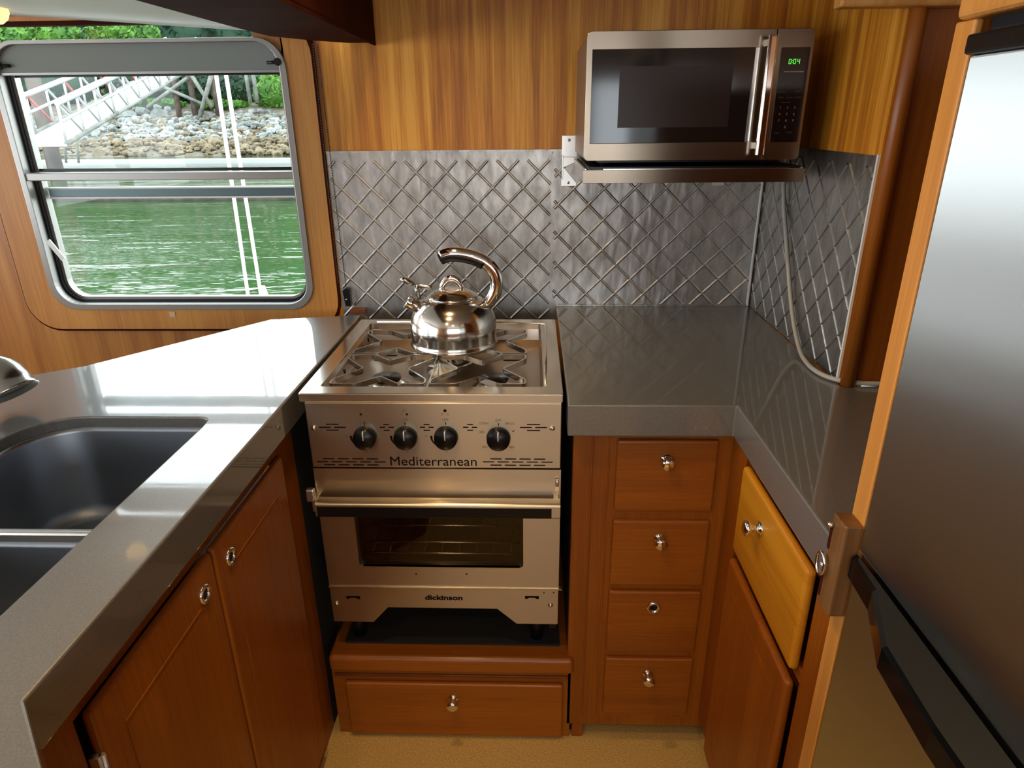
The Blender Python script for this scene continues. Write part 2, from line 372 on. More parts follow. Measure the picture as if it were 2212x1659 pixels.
# window_1: aluminium frame, mid rail, sliding sash, glass
win = thing('window_1', 'rounded aluminium cabin window over the sink with sliding sash', 'window', ((wx0 + wx1) / 2, YB, wz0), kind='structure')
o_ = rrect(wx0 - 0.012, wx1 + 0.012, wz0 - 0.012, wz1 + 0.004, 0.075); i_ = rrect(wx0 + 0.006, wx1 - 0.006, wz0 + 0.006, wz1 - 0.006, 0.064)
ring(MB(), o_, i_, 'y', YB - 0.016, YB + 0.05).build('frame', m_alu, win, bevel=0.002)
i2 = rrect(wx0 + 0.013, wx1 - 0.013, wz0 + 0.014, wz1 - 0.012, 0.058)
ring(MB(), i_, i2, 'y', YB + 0.012, YB + 0.045).build('gasket', m_black, win)
i3 = rrect(wx0 + 0.022, wx1 - 0.020, wz0 + 0.020, wz1 - 0.015, 0.052)
ring(MB(), i2, i3, 'y', YB + 0.022, YB + 0.045).build('inner_frame', m_alu, win)
MB().box(wx0 + 0.004, wx1 - 0.004, YB - 0.012, YB + 0.03, 1.305, 1.326).build('mid_rail', m_alu, win, bevel=0.002)
s = MB().box(wx0 + 0.03, wx1 - 0.01, YB + 0.03, YB + 0.05, 1.258, 1.281).build('sash_rail', m_aluD, win)
MB().box(wx0 + 0.03, wx1 - 0.01, YB + 0.028, YB + 0.05, 1.279, 1.283).box(wx0 + 0.03, wx1 - 0.01, YB + 0.028, YB + 0.05, 1.252, 1.257).build('sash_edge', m_white, s)
MB().box(wx0 + 0.02, wx1 - 0.01, YB + 0.026, YB + 0.03, 1.327, 1.335).box(wx0 + 0.02, wx1 - 0.01, YB + 0.026, YB + 0.03, 1.570, 1.576).build('sash_edge', m_black, win)
gp = rrect(wx0 + 0.01, wx1 - 0.01, wz0 + 0.01, wz1 - 0.01, 0.06)
MB().prism(gp, 'y', YB + 0.033, YB + 0.037).build('pane', m_glass, win)
MB().bar((wx0 + 0.02, YB - 0.012, 1.14), (wx0 + 0.052, YB - 0.012, 1.085), 0.004, 0.014).build('catch', m_white, win)
# upper strip window between shade and ceiling
w2 = thing('window_2', 'narrow clear strip of window above the grey roller shade', 'window', (-1.2, YB, 1.66), kind='structure')
MB().box(-2.6, wx1, YB + 0.02, YB + 0.024, 1.652, 1.80).build('pane', m_glass, w2)
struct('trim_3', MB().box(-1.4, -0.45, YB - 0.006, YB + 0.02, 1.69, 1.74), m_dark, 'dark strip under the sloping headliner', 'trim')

# window surround of teak (rounded corners)
oo = rrect(-1.045, -0.098, 0.872, 1.70, 0.09, 8); ii = rrect(wx0 - 0.008, wx1 + 0.008, wz0 - 0.008, wz1 + 0.06, 0.075, 8)
struct('trim_4', ring(MB(), oo, ii, 'y', YB - 0.010, YB + 0.001), m_trim, 'light teak surround of the cabin window with rounded corners', 'window trim', bevel=0.003)
oo2 = rrect(-1.047, -0.091, 0.866, 1.72, 0.095, 8)
struct('trim_5', ring(MB(), oo2, oo, 'y', YB - 0.009, YB + 0.001), m_dark, 'thin dark brown edging around the teak window surround', 'trim')

# ================================================================== COUNTERS
TH = 0.068
# left counter with sink cutout: polygon in plan
def ccw(poly):
    a = sum(poly[i][0] * poly[(i + 1) % len(poly)][1] - poly[(i + 1) % len(poly)][0] * poly[i][1] for i in range(len(poly)))
    return poly if a > 0 else poly[::-1]
def slab_with_holes(name, m, outer, holes, z0, z1, parent=None, bevel=0.003):
    bm = bmesh.new(); es = []
    for poly in [outer] + holes:
        vs = [bm.verts.new((p[0], p[1], z1)) for p in poly]
        for i in range(len(vs)): es.append(bm.edges.new((vs[i], vs[(i + 1) % len(vs)])))
    bmesh.ops.triangle_fill(bm, use_beauty=True, edges=es)
    # keep only faces outside holes
    def inside(p, poly):
        c = False; n = len(poly)
        for i in range(n):
            a = poly[i]; b_ = poly[(i + 1) % n]
            if (a[1] > p.y) != (b_[1] > p.y) and p.x < (b_[0] - a[0]) * (p.y - a[1]) / (b_[1] - a[1]) + a[0]: c = not c
        return c
    dead = [f for f in bm.faces if any(inside(f.calc_center_median(), h) for h in holes) or not inside(f.calc_center_median(), outer)]
    bmesh.ops.delete(bm, geom=dead, context='FACES')
    r = bmesh.ops.extrude_face_region(bm, geom=list(bm.faces))
    bmesh.ops.translate(bm, verts=[v for v in r['geom'] if isinstance(v, bmesh.types.BMVert)], vec=(0, 0, z0 - z1))
    bmesh.ops.recalc_face_normals(bm, faces=bm.faces)
    me = bpy.data.meshes.new(name); bm.to_mesh(me); bm.free(); me.materials.append(m)
    o = bpy.data.objects.new(name, me); COL.objects.link(o); ORG[o.name] = Vector()
    if bevel:
        md = o.modifiers.new('bevel', 'BEVEL'); md.width = bevel; md.segments = 2; md.limit_method = 'ANGLE'; md.angle_limit = math.radians(50)
    return o
bowl1 = rrect(-0.455, -0.127, -0.453, -0.118, 0.03, 8, (0.02, 0.02, 0.02, 0.10))
bowl2 = rrect(-0.455, -0.124, -0.86, -0.463, 0.03, 8, (0.08, 0.03, 0.02, 0.02))
cut = rrect(-0.458, -0.124, -0.86, -0.116, 0.03, 8, (0.08, 0.03, 0.025, 0.10))
outer = [(-0.012, -0.765), (-0.012, 0.581), (-0.255, 0.537), (-0.545, 0.160), (-0.90, -0.04), (-0.90, -2.2), (0.30, -2.2), (0.30, -1.09)]
outer = [(-0.012, -0.765), (-0.012, 0.581), (-0.255, 0.537), (-0.545, 0.160), (-0.95, -0.12), (-0.95, -1.6), (0.10, -1.6), (0.10, -0.882)]
cl = slab_with_holes('left_countertop', m_cnt, ccw(outer), [ccw(cut)], ZC - TH, ZC)
tag(cl, 'long dark grey quartz worktop around the sink under the window', 'countertop')
rc = MB().prism([(0.547, 0.672), (0.547, -0.053), (0.871, -0.053), (0.871, -0.515), (1.55, -0.515), (1.55, 0.05), (1.11, 0.05), (1.11, 0.672)], 'z', ZC - TH, ZC)
one('right_countertop', rc, m_cnt, 'L-shaped grey-brown quartz worktop right of the stove, under the microwave', 'countertop', bevel=0.003)

# sink
sk = thing('double_sink', 'dark steel undermount double-bowl sink set in the left worktop', 'sink', (-0.29, -0.48, ZC - 0.2))
def bowl(poly, zt, zb, nm):
    n = len(poly); cx_ = sum(p[0] for p in poly) / n; cy_ = sum(p[1] for p in poly) / n
    vs = []; levels = [(1.0, zt), (0.99, zt - 0.01), (0.955, zb + 0.03), (0.92, zb + 0.008), (0.85, zb)]
    for s_, z in levels: vs += [(cx_ + (p[0] - cx_) * s_, cy_ + (p[1] - cy_) * s_, z) for p in poly]
    fs = [tuple(range((len(levels) - 1) * n, len(levels) * n))]
    for l in range(len(levels) - 1):
        for i in range(n): fs.append((l * n + i, l * n + (i + 1) % n, (l + 1) * n + (i + 1) % n, (l + 1) * n + i))
    m_ = MB().add(vs, fs, True).build(nm, m_steelD, sk)
    md = m_.modifiers.new('s', 'SOLIDIFY'); md.thickness = 0.0015; md.offset = 1
    return m_
bb = bowl(bowl1, ZC - 0.02, ZC - 0.21, 'bowl'); MB().lathe([(0.04, 0), (0.042, 0.002), (0.03, 0.004), (0.012, 0.0045)], (-0.29, -0.30, ZC - 0.2085)).build('drain', m_chrome, bb)
bowl(bowl2, ZC - 0.035, ZC - 0.21, 'bowl')
MB().box(-0.455, -0.124, -0.463, -0.453, ZC - 0.05, ZC - 0.020).build('divider', m_brack, sk, bevel=0.004)

# faucet: bell shaped pull-out head at the end of a high spout
fa = thing('faucet', 'brushed nickel faucet with bell-shaped head beside the sink', 'faucet', (-0.62, -0.22, ZC))
MB().lathe([(0.032, 0), (0.032, 0.006), (0.022, 0.012), (0.020, 0.10)], (-0.62, -0.22, ZC)).build('base', m_nickel, fa)
bell_o = at(28, 846, -0.10)
ax_ = Vector((0.50, -0.18, -0.85)).normalized()
hd = MB().lathe([(0.014, -0.075), (0.018, -0.068), (0.030, -0.055), (0.037, -0.04), (0.040, -0.02), (0.041, -0.006), (0.045, -0.002), (0.045, 0.004), (0.040, 0.004), (0.034, -0.004)], bell_o, ax_, 40)
hd.build('spray_head', m_nickel, fa)
e = bell_o - ax_ * 0.07
MB().tube([(-0.62, -0.22, ZC + 0.09), (-0.62, -0.22, ZC + 0.13), tuple(Vector((-0.60, -0.2, ZC + 0.16)).lerp(e, 0.4) + Vector((0, 0, 0.02))), tuple(e)], 0.013, 16).build('spout', m_nickel, fa)

# ================================================================== CABINETS
def knob(parent, loc, axis, m=None):
    return MB().lathe([(0.0125, 0), (0.0125, 0.0015), (0.009, 0.003), (0.0065, 0.008), (0.0075, 0.014), (0.0125, 0.018), (0.0145, 0.022), (0.0135, 0.0265), (0.009, 0.029), (0.0, 0.0295)], loc, axis, 28, caps=False).build('knob', m or m_chrome, parent)
def ringlatch(parent, loc, axis):
    r_ = MB().lathe([(0.0085, 0.0005), (0.0095, 0.003), (0.0125, 0.0038), (0.015, 0.003), (0.0155, 0.0)], loc, axis, 28, caps=False).build('ring_latch', m_chrome, parent)
    MB().lathe([(0.0088, 0.0006), (0.0, 0.0008)], loc, axis, 24, caps=False).build('latch_button', m_black, r_)
    return r_

# drawer cabinet beside the stove
dc = thing('drawer_cabinet', 'narrow teak cabinet of four drawers right of the stove', 'cabinet', (0.73, 0.05, 0))
ring(MB(), [(0.563, 0.042), (0.905, 0.042), (0.905, 0.87), (0.563, 0.87)], [(0.64, 0.085), (0.87, 0.085), (0.87, 0.85), (0.64, 0.85)], 'y', 0.0, 0.02).build('face_frame', m_cabV, dc, bevel=0.002)
MB().box(0.563, 0.585, 0.02, 0.60, 0, 0.87).box(0.585, 0.905, 0.55, 0.57, 0.05, 0.87).build('side_panel', m_void, dc)  # wood side coloured near-black in place of the shadow beside the stove
MB().box(0.579, 0.605, 0.0, 0.02, 0.0, 0.042).build('foot', m_cabV, dc)
MB().box(0.605, 0.92, 0.06, 0.08, 0, 0.07).build('kick_board', m_dark2, dc)
for z0, z1 in ((0.674, 0.844), (0.482, 0.651), (0.289, 0.464), (0.090, 0.269)): pass
for x in (0.6, 0.636): MB().box(x, x + 0.004, -0.003, 0.001, 0.075, 0.86).build('moulding', m_cabV, dc, bevel=0.0015)
MB().box(0.638, 0.872, -0.002, 0.003, 0.072, 0.863).build('backing', m_cabV, dc)
for k_, (z0, z1, kz) in enumerate(((0.674, 0.844, 0.80), (0.482, 0.651, 0.607), (0.289, 0.464, 0.421), (0.090, 0.269, 0.222))):
    d_ = MB().box(0.652, 0.859, -0.014, 0.0, z0, z1).build('drawer', m_cabX, dc, bevel=0.005, seg=3)
    if k_ == 2: ringlatch(d_, (0.754, -0.0142, kz), (0, -1, 0))
    else: knob(d_, (0.754, -0.014, kz), (0, -1, 0))

# plinth with a drawer under the stove
pc = thing('plinth_drawer_unit', 'low teak plinth with one wide drawer under the stove', 'cabinet', (0.28, 0.1, 0))
MB().box(-0.012, 0.578, -0.016, 0.60, 0.215, 0.262).build('shelf', m_cabX, pc, bevel=0.012, seg=4)
MB().box(-0.012, 0.572, 0.0, 0.02, 0.0, 0.215).build('face_frame', m_cabX, pc)
MB().box(-0.005, 0.566, -0.004, 0.0, 0.192, 0.200).build('moulding', m_dark2, pc, bevel=0.002)
d_ = MB().box(0.020, 0.554, -0.014, 0.0, 0.010, 0.180).build('drawer', m_cabX, pc, bevel=0.006, seg=3)
knob(d_, (0.285, -0.014, 0.133), (0, -1, 0))
one('rubber_mat', MB().box(0.02, 0.545, 0.03, 0.56, 0.2625, 0.268), m_void, 'black mat on the shelf under the stove', 'mat')

# left cabinet under the sink counter
lc = thing('sink_cabinet', 'long dark teak base cabinet with two doors under the left worktop', 'cabinet', (-0.4, -0.4, 0))
fx = -0.034
fr = MB().box(fx - 0.02, fx, -0.745, 0.02, 0.836, ZC - TH - 0.0005)     # top rail
fr.box(fx - 0.02, fx, -0.745, -0.70, 0, 0.836).box(fx - 0.02, fx, -0.066, 0.02, 0, 0.836).box(fx - 0.02, fx, -0.70, -0.066, 0, 0.045)
fr.build('face_frame', m_cabV, lc)
MB().box(-0.5, fx - 0.021, -0.72, 0.10, 0.002, 0.70).build('carcass', m_dark2, lc)
MB().box(fx - 0.02, fx, 0.02, 0.56, 0, ZC - TH - 0.0005).build('side_panel', m_void, lc)  # niche side painted black to stand in for the shade left of the stove
MB().prism([(fx - 0.02, -0.7452), (fx, -0.7452), (0.075, -0.865), (0.075, -1.55), (0.055, -1.55), (0.055, -0.875)], 'z', 0, ZC - TH - 0.0005).build('end_panel', m_cabV, lc)
MB().box(-0.95, fx - 0.02, -1.55, -1.53, 0, ZC - TH - 0.0005).box(-0.95, -0.93, -1.53, -0.1, 0, ZC - TH - 0.0005).build('back_panel', m_cabV, lc)
for k_, (y0, y1, ky) in enumerate(((-0.690, -0.388, -0.429), (-0.382, -0.074, -0.336))):
    d_ = MB().box(fx, fx + 0.014, y0, y1, 0.048, 0.836).build('door', m_cabV, lc, bevel=0.006, seg=3)
    gy = (y0 + 0.055, y1 - 0.058)
    ring(MB(), [(y0 + 0.045, 0.10), (y1 - 0.045, 0.10), (y1 - 0.045, 0.775), (y0 + 0.045, 0.775)], [(y0 + 0.048, 0.103), (y1 - 0.048, 0.103), (y1 - 0.048, 0.772), (y0 + 0.048, 0.772)], 'x', fx + 0.0135, fx + 0.0150).build('panel_moulding', m_cabV, d_)
    ringlatch(d_, (fx + 0.0142, ky, 0.789), (1, 0, 0))
    if k_ == 0:
        MB().box(fx + 0.0, fx + 0.012, -0.698, -0.690, 0.70, 0.775).tube([(fx + 0.013, -0.6915, 0.70), (fx + 0.013, -0.6915, 0.775)], 0.0035, 10).build('hinge', m_brack, d_)

# right cabinet under the L of the counter
rcx = 0.890
rb = thing('corner_cabinet', 'bright teak base cabinet with a drawer over a door by the fridge', 'cabinet', (1.1, -0.25, 0))
fr = MB().box(rcx, rcx + 0.02, -0.515, 0.0, 0.851, ZC - TH - 0.0005).box(rcx, rcx + 0.02, -0.515, -0.44, 0.08, 0.851).box(rcx, rcx + 0.02, -0.085, 0.0, 0.08, 0.851).box(rcx, rcx + 0.02, -0.44, -0.085, 0.64, 0.665).box(rcx, rcx + 0.02, -0.44, -0.085, 0.08, 0.10)
fr.build('face_frame', m_cabV, rb, bevel=0.002)
MB().box(rcx + 0.021, 1.4, -0.499, 0.04, 0.081, 0.86).build('carcass', m_dark2, rb)
MB().box(rcx + 0.02, 1.5, -0.515, -0.50, 0, ZC - TH - 0.0005).build('side_panel', m_cabV, rb)
MB().box(rcx + 0.025, rcx + 0.04, -0.50, 0.05, 0, 0.08).build('kick_board', m_dark2, rb)
d_ = MB().box(rcx - 0.016, rcx, -0.434, -0.118, 0.660, 0.846).build('drawer', m_fig, rb, bevel=0.007, seg=3)
knob(d_, (rcx - 0.016, -0.243, 0.790), (-1, 0, 0))
d_ = MB().box(rcx - 0.016, rcx, -0.431, -0.108, 0.095, 0.632).build('door', m_cabV, rb, bevel=0.007, seg=3)
ring(MB(), [(-0.385, 0.15), (-0.155, 0.15), (-0.155, 0.58), (-0.385, 0.58)], [(-0.382, 0.153), (-0.158, 0.153), (-0.158, 0.577), (-0.382, 0.577)], 'x', rcx - 0.0170, rcx - 0.0155).build('panel_moulding', m_cabV, d_)

# partition panel between counter and fridge, with bright edge strip
pp = thing('fridge_side_panel', 'tall thin teak panel with orange edging beside the fridge', 'panel', (1.1, -0.53, 0))
MB().box(0.880, 1.55, -0.546, -0.520, 0, 1.535).build('board', m_cabV, pp)
MB().box(0.872, 0.880, -0.549, -0.518, 0, 1.535).build('edging', m_edge, pp, bevel=0.002)
# valance over fridge
fv = thing('fridge_valance', 'teak valance with a dark slot above the fridge', 'valance', (1.0, -0.8, 1.53))
MB().box(0.866, 0.895, -1.25, -0.526, 1.535, 1.70).build('board', m_edge, fv, bevel=0.006, seg=3)
MB().prism(rrect(-1.1, -0.575, 1.572, 1.66, 0.012), 'x', 0.8655, 0.870).build('slot', m_void, fv)
one('wall_cleat', MB().box(0.98, 1.55, 0.02, 0.053, 1.62, 1.70), m_edge, 'small teak cleat on the dark panel above the fridge edge', 'cleat', bevel=0.004)

# fridge
fg = thing('refrigerator', 'brushed steel refrigerator with a black bar handle at the right', 'refrigerator', (1.15, -0.85, 0))
MB().box(0.905, 1.5, -1.20, -0.551, 0.03, 1.50).build('cabinet', m_black, fg)
MB().box(0.872, 0.904, -1.19, -0.552, 0.968, 1.504).build('upper_door', m_frid, fg, bevel=0.002)
MB().box(0.872, 0.904, -1.19, -0.552, 0.08, 0.932).build('lower_door', m_frid, fg, bevel=0.002)
MB().box(0.866, 0.904, -1.20, -0.550, 1.505, 1.522).build('top_strip', m_black, fg, bevel=0.003)
MB().box(0.885, 0.95, -1.20, -0.552, 1.522, 1.535).build('top_gap', m_void, fg)
MB().prism([(0.872, -0.551), (0.860, -0.556), (0.856, -0.620), (0.826, -0.705), (0.822, -0.80), (0.826, -0.95), (0.822, -1.05), (0.856, -1.15), (0.872, -1.19)], 'z', 0.933, 0.966).build('handle', m_blackg, fg, bevel=0.004, seg=1)

# wooden turn latch on the strip
wl = thing('wooden_door_latch', 'carved teak block latch on the panel edge beside the fridge', 'latch', (0.86, -0.53, 0.93))
pl = [(0.871, -0.5185), (0.852, -0.5185), (0.8495, -0.521), (0.8495, -0.549), (0.852, -0.5525), (0.871, -0.5525)]
blk = MB().prism(pl, 'z', 0.868, 1.001).build('block', m_block, wl, bevel=0.0025, seg=2)
for z0, z1 in ((0.950, 0.984), (0.878, 0.912)): MB().prism(rrect(-0.5255, -0.5195, z0, z1, 0.0025, 3), 'x', 0.8490, 0.8515).build('slot', m_dark, blk)
MB().lathe([(0.003, 0), (0.004, 0.003), (0.003, 0.006), (0.0, 0.007)], (0.8495, -0.524, 0.986), (-1, 0, 0), 14).build('pin', m_chrome, wl)
co = Vector((0.8465, -0.5215, 0.927))
MB().tube([co + Vector((-0.002, 0.0110 * math.cos(a), 0.0150 * math.sin(a))) for a in [2 * math.pi * i / 28 for i in range(28)]], 0.0022, 10, closed=True).build('ring_pull', m_chrome, wl)
MB().lathe([(0.004, 0), (0.0035, 0.004), (0.0, 0.005)], (0.8495, -0.5215, 0.924), (-1, 0, 0), 14).build('ring_stud', m_screw, wl)

# overhead cabinet, seen from below
oc = thing('overhead_cabinet', 'dark mahogany overhead cabinet hanging above the left worktop', 'cabinet', (-0.05, 0.2, 1.64))
ol = [(0.072, 0.672), (0.0, 0.672), (-0.075, 0.60), (-0.146, 0.500), (-0.160, 0.30), (-0.168, 0.12), (-0.174, -0.03), (-0.19, -0.8), (0.072, -0.8)]
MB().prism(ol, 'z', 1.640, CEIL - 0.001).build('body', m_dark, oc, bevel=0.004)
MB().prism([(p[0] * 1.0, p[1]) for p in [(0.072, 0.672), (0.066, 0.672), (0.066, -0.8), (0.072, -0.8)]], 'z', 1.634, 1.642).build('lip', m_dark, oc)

# ================================================================== BACKSPLASH
def quilted(name, label, u0, u1, z0, z1, P, off, sp=0.0845, m=m_quilt):
    """pressed sheet with raised diagonal beads. P(u, z, d) -> world point, d = distance out from the wall"""
    mb = MB()
    def quad(a, b_, c, d_): mb.add([a, b_, c, d_], [(0, 1, 2, 3)])
    vs = [P(u0, z0, 0), P(u1, z0, 0), P(u1, z1, 0), P(u0, z1, 0), P(u0, z0, .002), P(u1, z0, .002), P(u1, z1, .002), P(u0, z1, .002)]
    mb.add(vs, [(0, 3, 2, 1), (4, 5, 6, 7), (0, 1, 5, 4), (1, 2, 6, 5), (2, 3, 7, 6), (3, 0, 4, 7)])
    mg = 0.012; a0, a1, b0, b1 = u0 + 0.004, u1 - 0.004, z0 + 0.002, z1 - 0.022
    w = 0.0042
    for sgn in (1, -1):
        # lines z = sgn*(u) + c
        c0 = off[1] - sgn * off[0]
        k0 = int(math.floor((b0 - max(sgn * a0, sgn * a1) - c0) / sp)) - 1; k1 = int(math.ceil((b1 - min(sgn * a0, sgn * a1) - c0) / sp)) + 1
        for k in range(k0, k1 + 1):
            c = c0 + k * sp
            # clip
            lo, hi = a0, a1
            if sgn > 0: lo = max(lo, b0 - c); hi = min(hi, b1 - c)
            else: lo = max(lo, c - b1); hi = min(hi, c - b0)
            if hi - lo < 0.006: continue
            A = (lo, sgn * lo + c); B = (hi, sgn * hi + c); nx_, nz_ = (-sgn * w * .7, w * .7)
            ht = 0.0042
            pr = [(-1, .0018), (-.5, ht * .85), (0, ht), (.5, ht * .85), (1, .0018)]
            v = [P(q[0] + nx_ * t, q[1] + nz_ * t, h) for q in (A, B) for t, h in pr]
            mb.add(v, [(i, i + 1, i + 6, i + 5) for i in range(4)], True)
    return mb
q = quilted('', '', -0.088, 0.531, 0.90, 1.372, lambda u, z, d: (u, YB - d, z), (0.0706, 1.0664))
q.box(0.531, 0.5468, YB - 0.002, YB - 0.0003, 0.90, 0.9405)
one('backsplash_panel', q, m_quilt, 'quilted metal backsplash panel behind the kettle and stove', 'backsplash', 'quilted backsplash panels')
q = quilted('', '', 0.533, 1.108, 0.941, 1.372, lambda u, z, d: (u, YB - d, z), (0.59, 1.02))
one('backsplash_panel', q, m_quilt, 'quilted metal backsplash panel on the back wall under the microwave', 'backsplash', 'quilted backsplash panels')
q = quilted('', '', 0.072, 0.672, 0.941, 1.386, lambda u, z, d: (1.112 - d, u, z), (0.1839, 1.3693))
one('backsplash_panel', q, m_quilt, 'quilted metal backsplash panel on the short right wall behind the cable', 'backsplash', 'quilted backsplash panels')
struct('trim_6', MB().box(1.101, 1.106, YB - 0.010, YB - 0.001, 0.941, 1.375), m_white, 'bright metal strip in the backsplash corner', 'trim', bevel=0.001)
struct('trim_7', MB().box(1.108, 1.1135, 0.066, 0.072, 0.941, 1.388), m_white, 'bright metal edge at the end of the right backsplash', 'trim')
struct('trim_8', MB().box(-0.088, 0.596, YB - 0.006, YB, 1.372, 1.377), m_quilt, 'thin metal strip along the top of the backsplash', 'trim')
struct('trim_9', MB().box(0.5285, 0.5345, YB - 0.0045, YB - 0.001, 0.92, 1.365), m_quilt, 'metal seam between the two backsplash panels', 'trim')
struct('trim_10', MB().box(0.547, 1.10, YB - 0.007, YB - 0.001, 0.9405, 0.946), m_quilt, 'metal bead where the backsplash meets the right worktop', 'trim')
one('wood_shim', MB().prism([(-0.060, 0.645), (-0.014, 0.645), (-0.020, 0.672), (-0.055, 0.672)], 'z', 0.925, 0.9385), m_dark2, 'small reddish wood scrap behind the stove corner', 'wood piece')

# ================================================================== STOVE
st = thing('range_stove', 'stainless steel three-burner marine stove and oven between the worktops', 'stove', (0.27, 0.26, 0.27))
ZR = ZC
# body box
MB().box(0.008, 0.020, 0.006, 0.525, 0.40, 0.885).box(0.522, 0.534, 0.006, 0.525, 0.40, 0.885).box(0.020, 0.522, 0.515, 0.525, 0.40, 0.885).box(0.020, 0.522, 0.006, 0.515, 0.40, 0.412).box(0.020, 0.522, 0.02, 0.515, 0.79, 0.885).box(0.008, 0.024, 0.006, 0.525, 0.34, 0.40).box(0.518, 0.534, 0.006, 0.525, 0.34, 0.40).build('body', m_black, st)
# feet / gimbal block below
MB().lathe([(0.03, 0), (0.035, 0.05), (0.05, 0.06), (0.05, 0.13)], (0.22, 0.30, 0.272)).build('burner_valve', m_nickel, st)
for x, y in ((0.05, 0.06), (0.49, 0.06), (0.05, 0.48), (0.49, 0.48)): MB().lathe([(0.016, 0), (0.012, 0.075)], (x, y, 0.2625 if y > .1 else 0.268)).build('foot', m_black, st)
# cooktop frame with the burner well
wo = rrect(0.0, 0.540, 0.0, 0.535, 0.004, 2); wi = rrect(0.035, 0.500, 0.040, 0.500, 0.006, 2)
ring(MB(), wo, wi, 'z', 0.920, ZR).build('cooktop_frame', m_steelT, st, bevel=0.0015)
MB().box(0.001, 0.539, -0.001, 0.012, 0.9225, ZR - 0.001).build('front_lip', m_steel, st, bevel=0.001)
wl_ = MB(); n = len(wi)
tr = [(0.040 if p[0] < .2 else 0.495, 0.046 if p[1] < .2 else 0.494) for p in wi]
vs = [(*p, 0.922) for p in wi] + [(p[0], p[1], 0.893) for p in tr]
wl_.add(vs, [(i, (i + 1) % n, n + (i + 1) % n, n + i) for i in range(n)]); wl_.box(0.036, 0.499, 0.041, 0.499, 0.890, 0.8935)
well = wl_.build('burner_tray', brushed('tray_steel', (0.36, 0.29, 0.23), 0.30, 'X', 0.06, bump=0.01), st)
rt = MB(); rt.tube([(0.505, 0.05, ZR + 0.0005), (0.511, 0.30, ZR + 0.0005), (0.512, 0.49, ZR + 0.0005), (0.36, 0.512, ZR + 0.0005), (0.05, 0.512, ZR + 0.0005)], 0.0022, 8); rt.build('raised_bead', m_steelT, st)
# vent slots in the tray
for k_, (x, y) in enumerate(((0.105, 0.325), (0.105, 0.36), (0.43, 0.325), (0.43, 0.36))): MB().box(x - 0.025, x + 0.025, y, y + 0.008, 0.8936, 0.8943).build('tray_slot', m_ink, well)
for k_ in range(7):
    MB().lathe([(0.006, 0), (0.0, 0.0003)], (0.0385, 0.09 + 0.06 * k_, 0.908), (1, 0, 0), 12, caps=False).build('tray_hole', m_ink, well)
# burners
for k_, (x, y, r_) in enumerate(((0.150, 0.150, 0.036), (0.392, 0.145, 0.036), (0.268, 0.330, 0.048))):
    bu = MB().lathe([(r_ * 1.35, 0), (r_ * 1.4, 0.003), (r_ * 1.0, 0.006), (r_ * 0.62, 0.007), (r_ * 0.60, 0.016), (r_ * 0.85, 0.019)], (x, y, 0.8935), n=40).build('burner', m_mirror, st)
    MB().lathe([(r_ * 0.86, 0.019), (r_ * 0.9, 0.022), (r_ * 0.88, 0.026), (0.0, 0.0275)], (x, y, 0.8935), n=40, caps=False).build('burner_cap', m_black if k_ < 2 else m_nickel, bu)
MB().lathe([(0.034, 0), (0.022, 0.007), (0.012, 0.012), (0.010, 0.026)], (0.262, 0.245, 0.8935)).build('flame_bracket', m_white, st)
# grates: star shaped straps on edge
def star(cx, cy):
    a = 0.101; pts = []
    base = [(-a, -a * 0.92), (-0.045, -a * 0.92), (0.0, -0.050), (0.045, -a * 0.92), (a, -a * 0.92), (a, -0.066), (0.050, 0.0), (a, 0.066),
            (a, a * 0.92), (0.045, a * 0.92), (0.0, 0.050), (-0.045, a * 0.92), (-a, a * 0.92), (-a, 0.066), (-0.050, 0.0), (-a, -0.066)]
    n_ = len(base)
    for i in range(n_):
        p = Vector(base[i]); q_ = Vector(base[i - 1]); r_ = Vector(base[(i + 1) % n_])
        A = p + (q_ - p).normalized() * 0.007; B = p + (r_ - p).normalized() * 0.007
        pts += [tuple(A), tuple(A * .25 + B * .25 + p * .5), tuple(B)]
    return [(cx + p[0], cy + p[1]) for p in pts]
for k_, (x, y) in enumerate(((0.147, 0.157), (0.361, 0.157), (0.147, 0.352), (0.361, 0.352))):
    MB().strip(star(x, y), 0.0032, 0.9245, 0.9370, closed=True).build('pan_grate', m_screw, st)
MB().bar((0.254, 0.06, 0.926), (0.254, 0.45, 0.926), 0.003, 0.006).build('grate_tie', m_mirror, st)

# control panel
pf = -0.004
cp = MB().box(0.012, 0.537, pf, 0.012, 0.7725, 0.9215).build('control_panel', m_steel, st, bevel=0.0015)
def slots(px0, px1, py, n_, z=None):  # pixel coords of a dash row on the panel plane
    out_ = []
    a = at(px0, py, pf); b_ = at(px1, py, pf); w = (b_.x - a.x); g = 0.0065 if n_ > 1 else 0; L = (w - g * (n_ - 1)) / n_
    for i in range(n_):
        x0 = a.x + i * (L + g); out_.append((x0, x0 + L, (a.z + b_.z) / 2))
    return out_
def dashes(rows):
    mb = MB()
    for row in rows:
        for x0, x1, z in slots(*row):
            mb.prism(rrect(x0, x1, z - 0.0012, z + 0.0012, 0.0011, 3), 'y', pf - 0.0004, pf + 0.001)
    mb.build('vent_slots', m_ink, cp)
dashes([(704, 731, 916.5, 1), (689, 747, 923, 2), (705, 732, 929, 1)])
dashes([(828, 841, 917, 1), (820, 851, 923, 2), (829, 842, 929.5, 1)])
dashes([(915, 928, 917, 1), (907, 937, 923, 2), (915, 929, 929.5, 1)])
dashes([(1009, 1022, 917, 1), (1000, 1031, 923, 2), (1009, 1022, 929.5, 1)])
dashes([(1138, 1167, 917, 1), (1123, 1182, 923.5, 2), (1138, 1167, 930, 1)])
dashes([(698, 817, 991, 4), (685, 833, 997.5, 5), (700, 818, 1004, 4)])
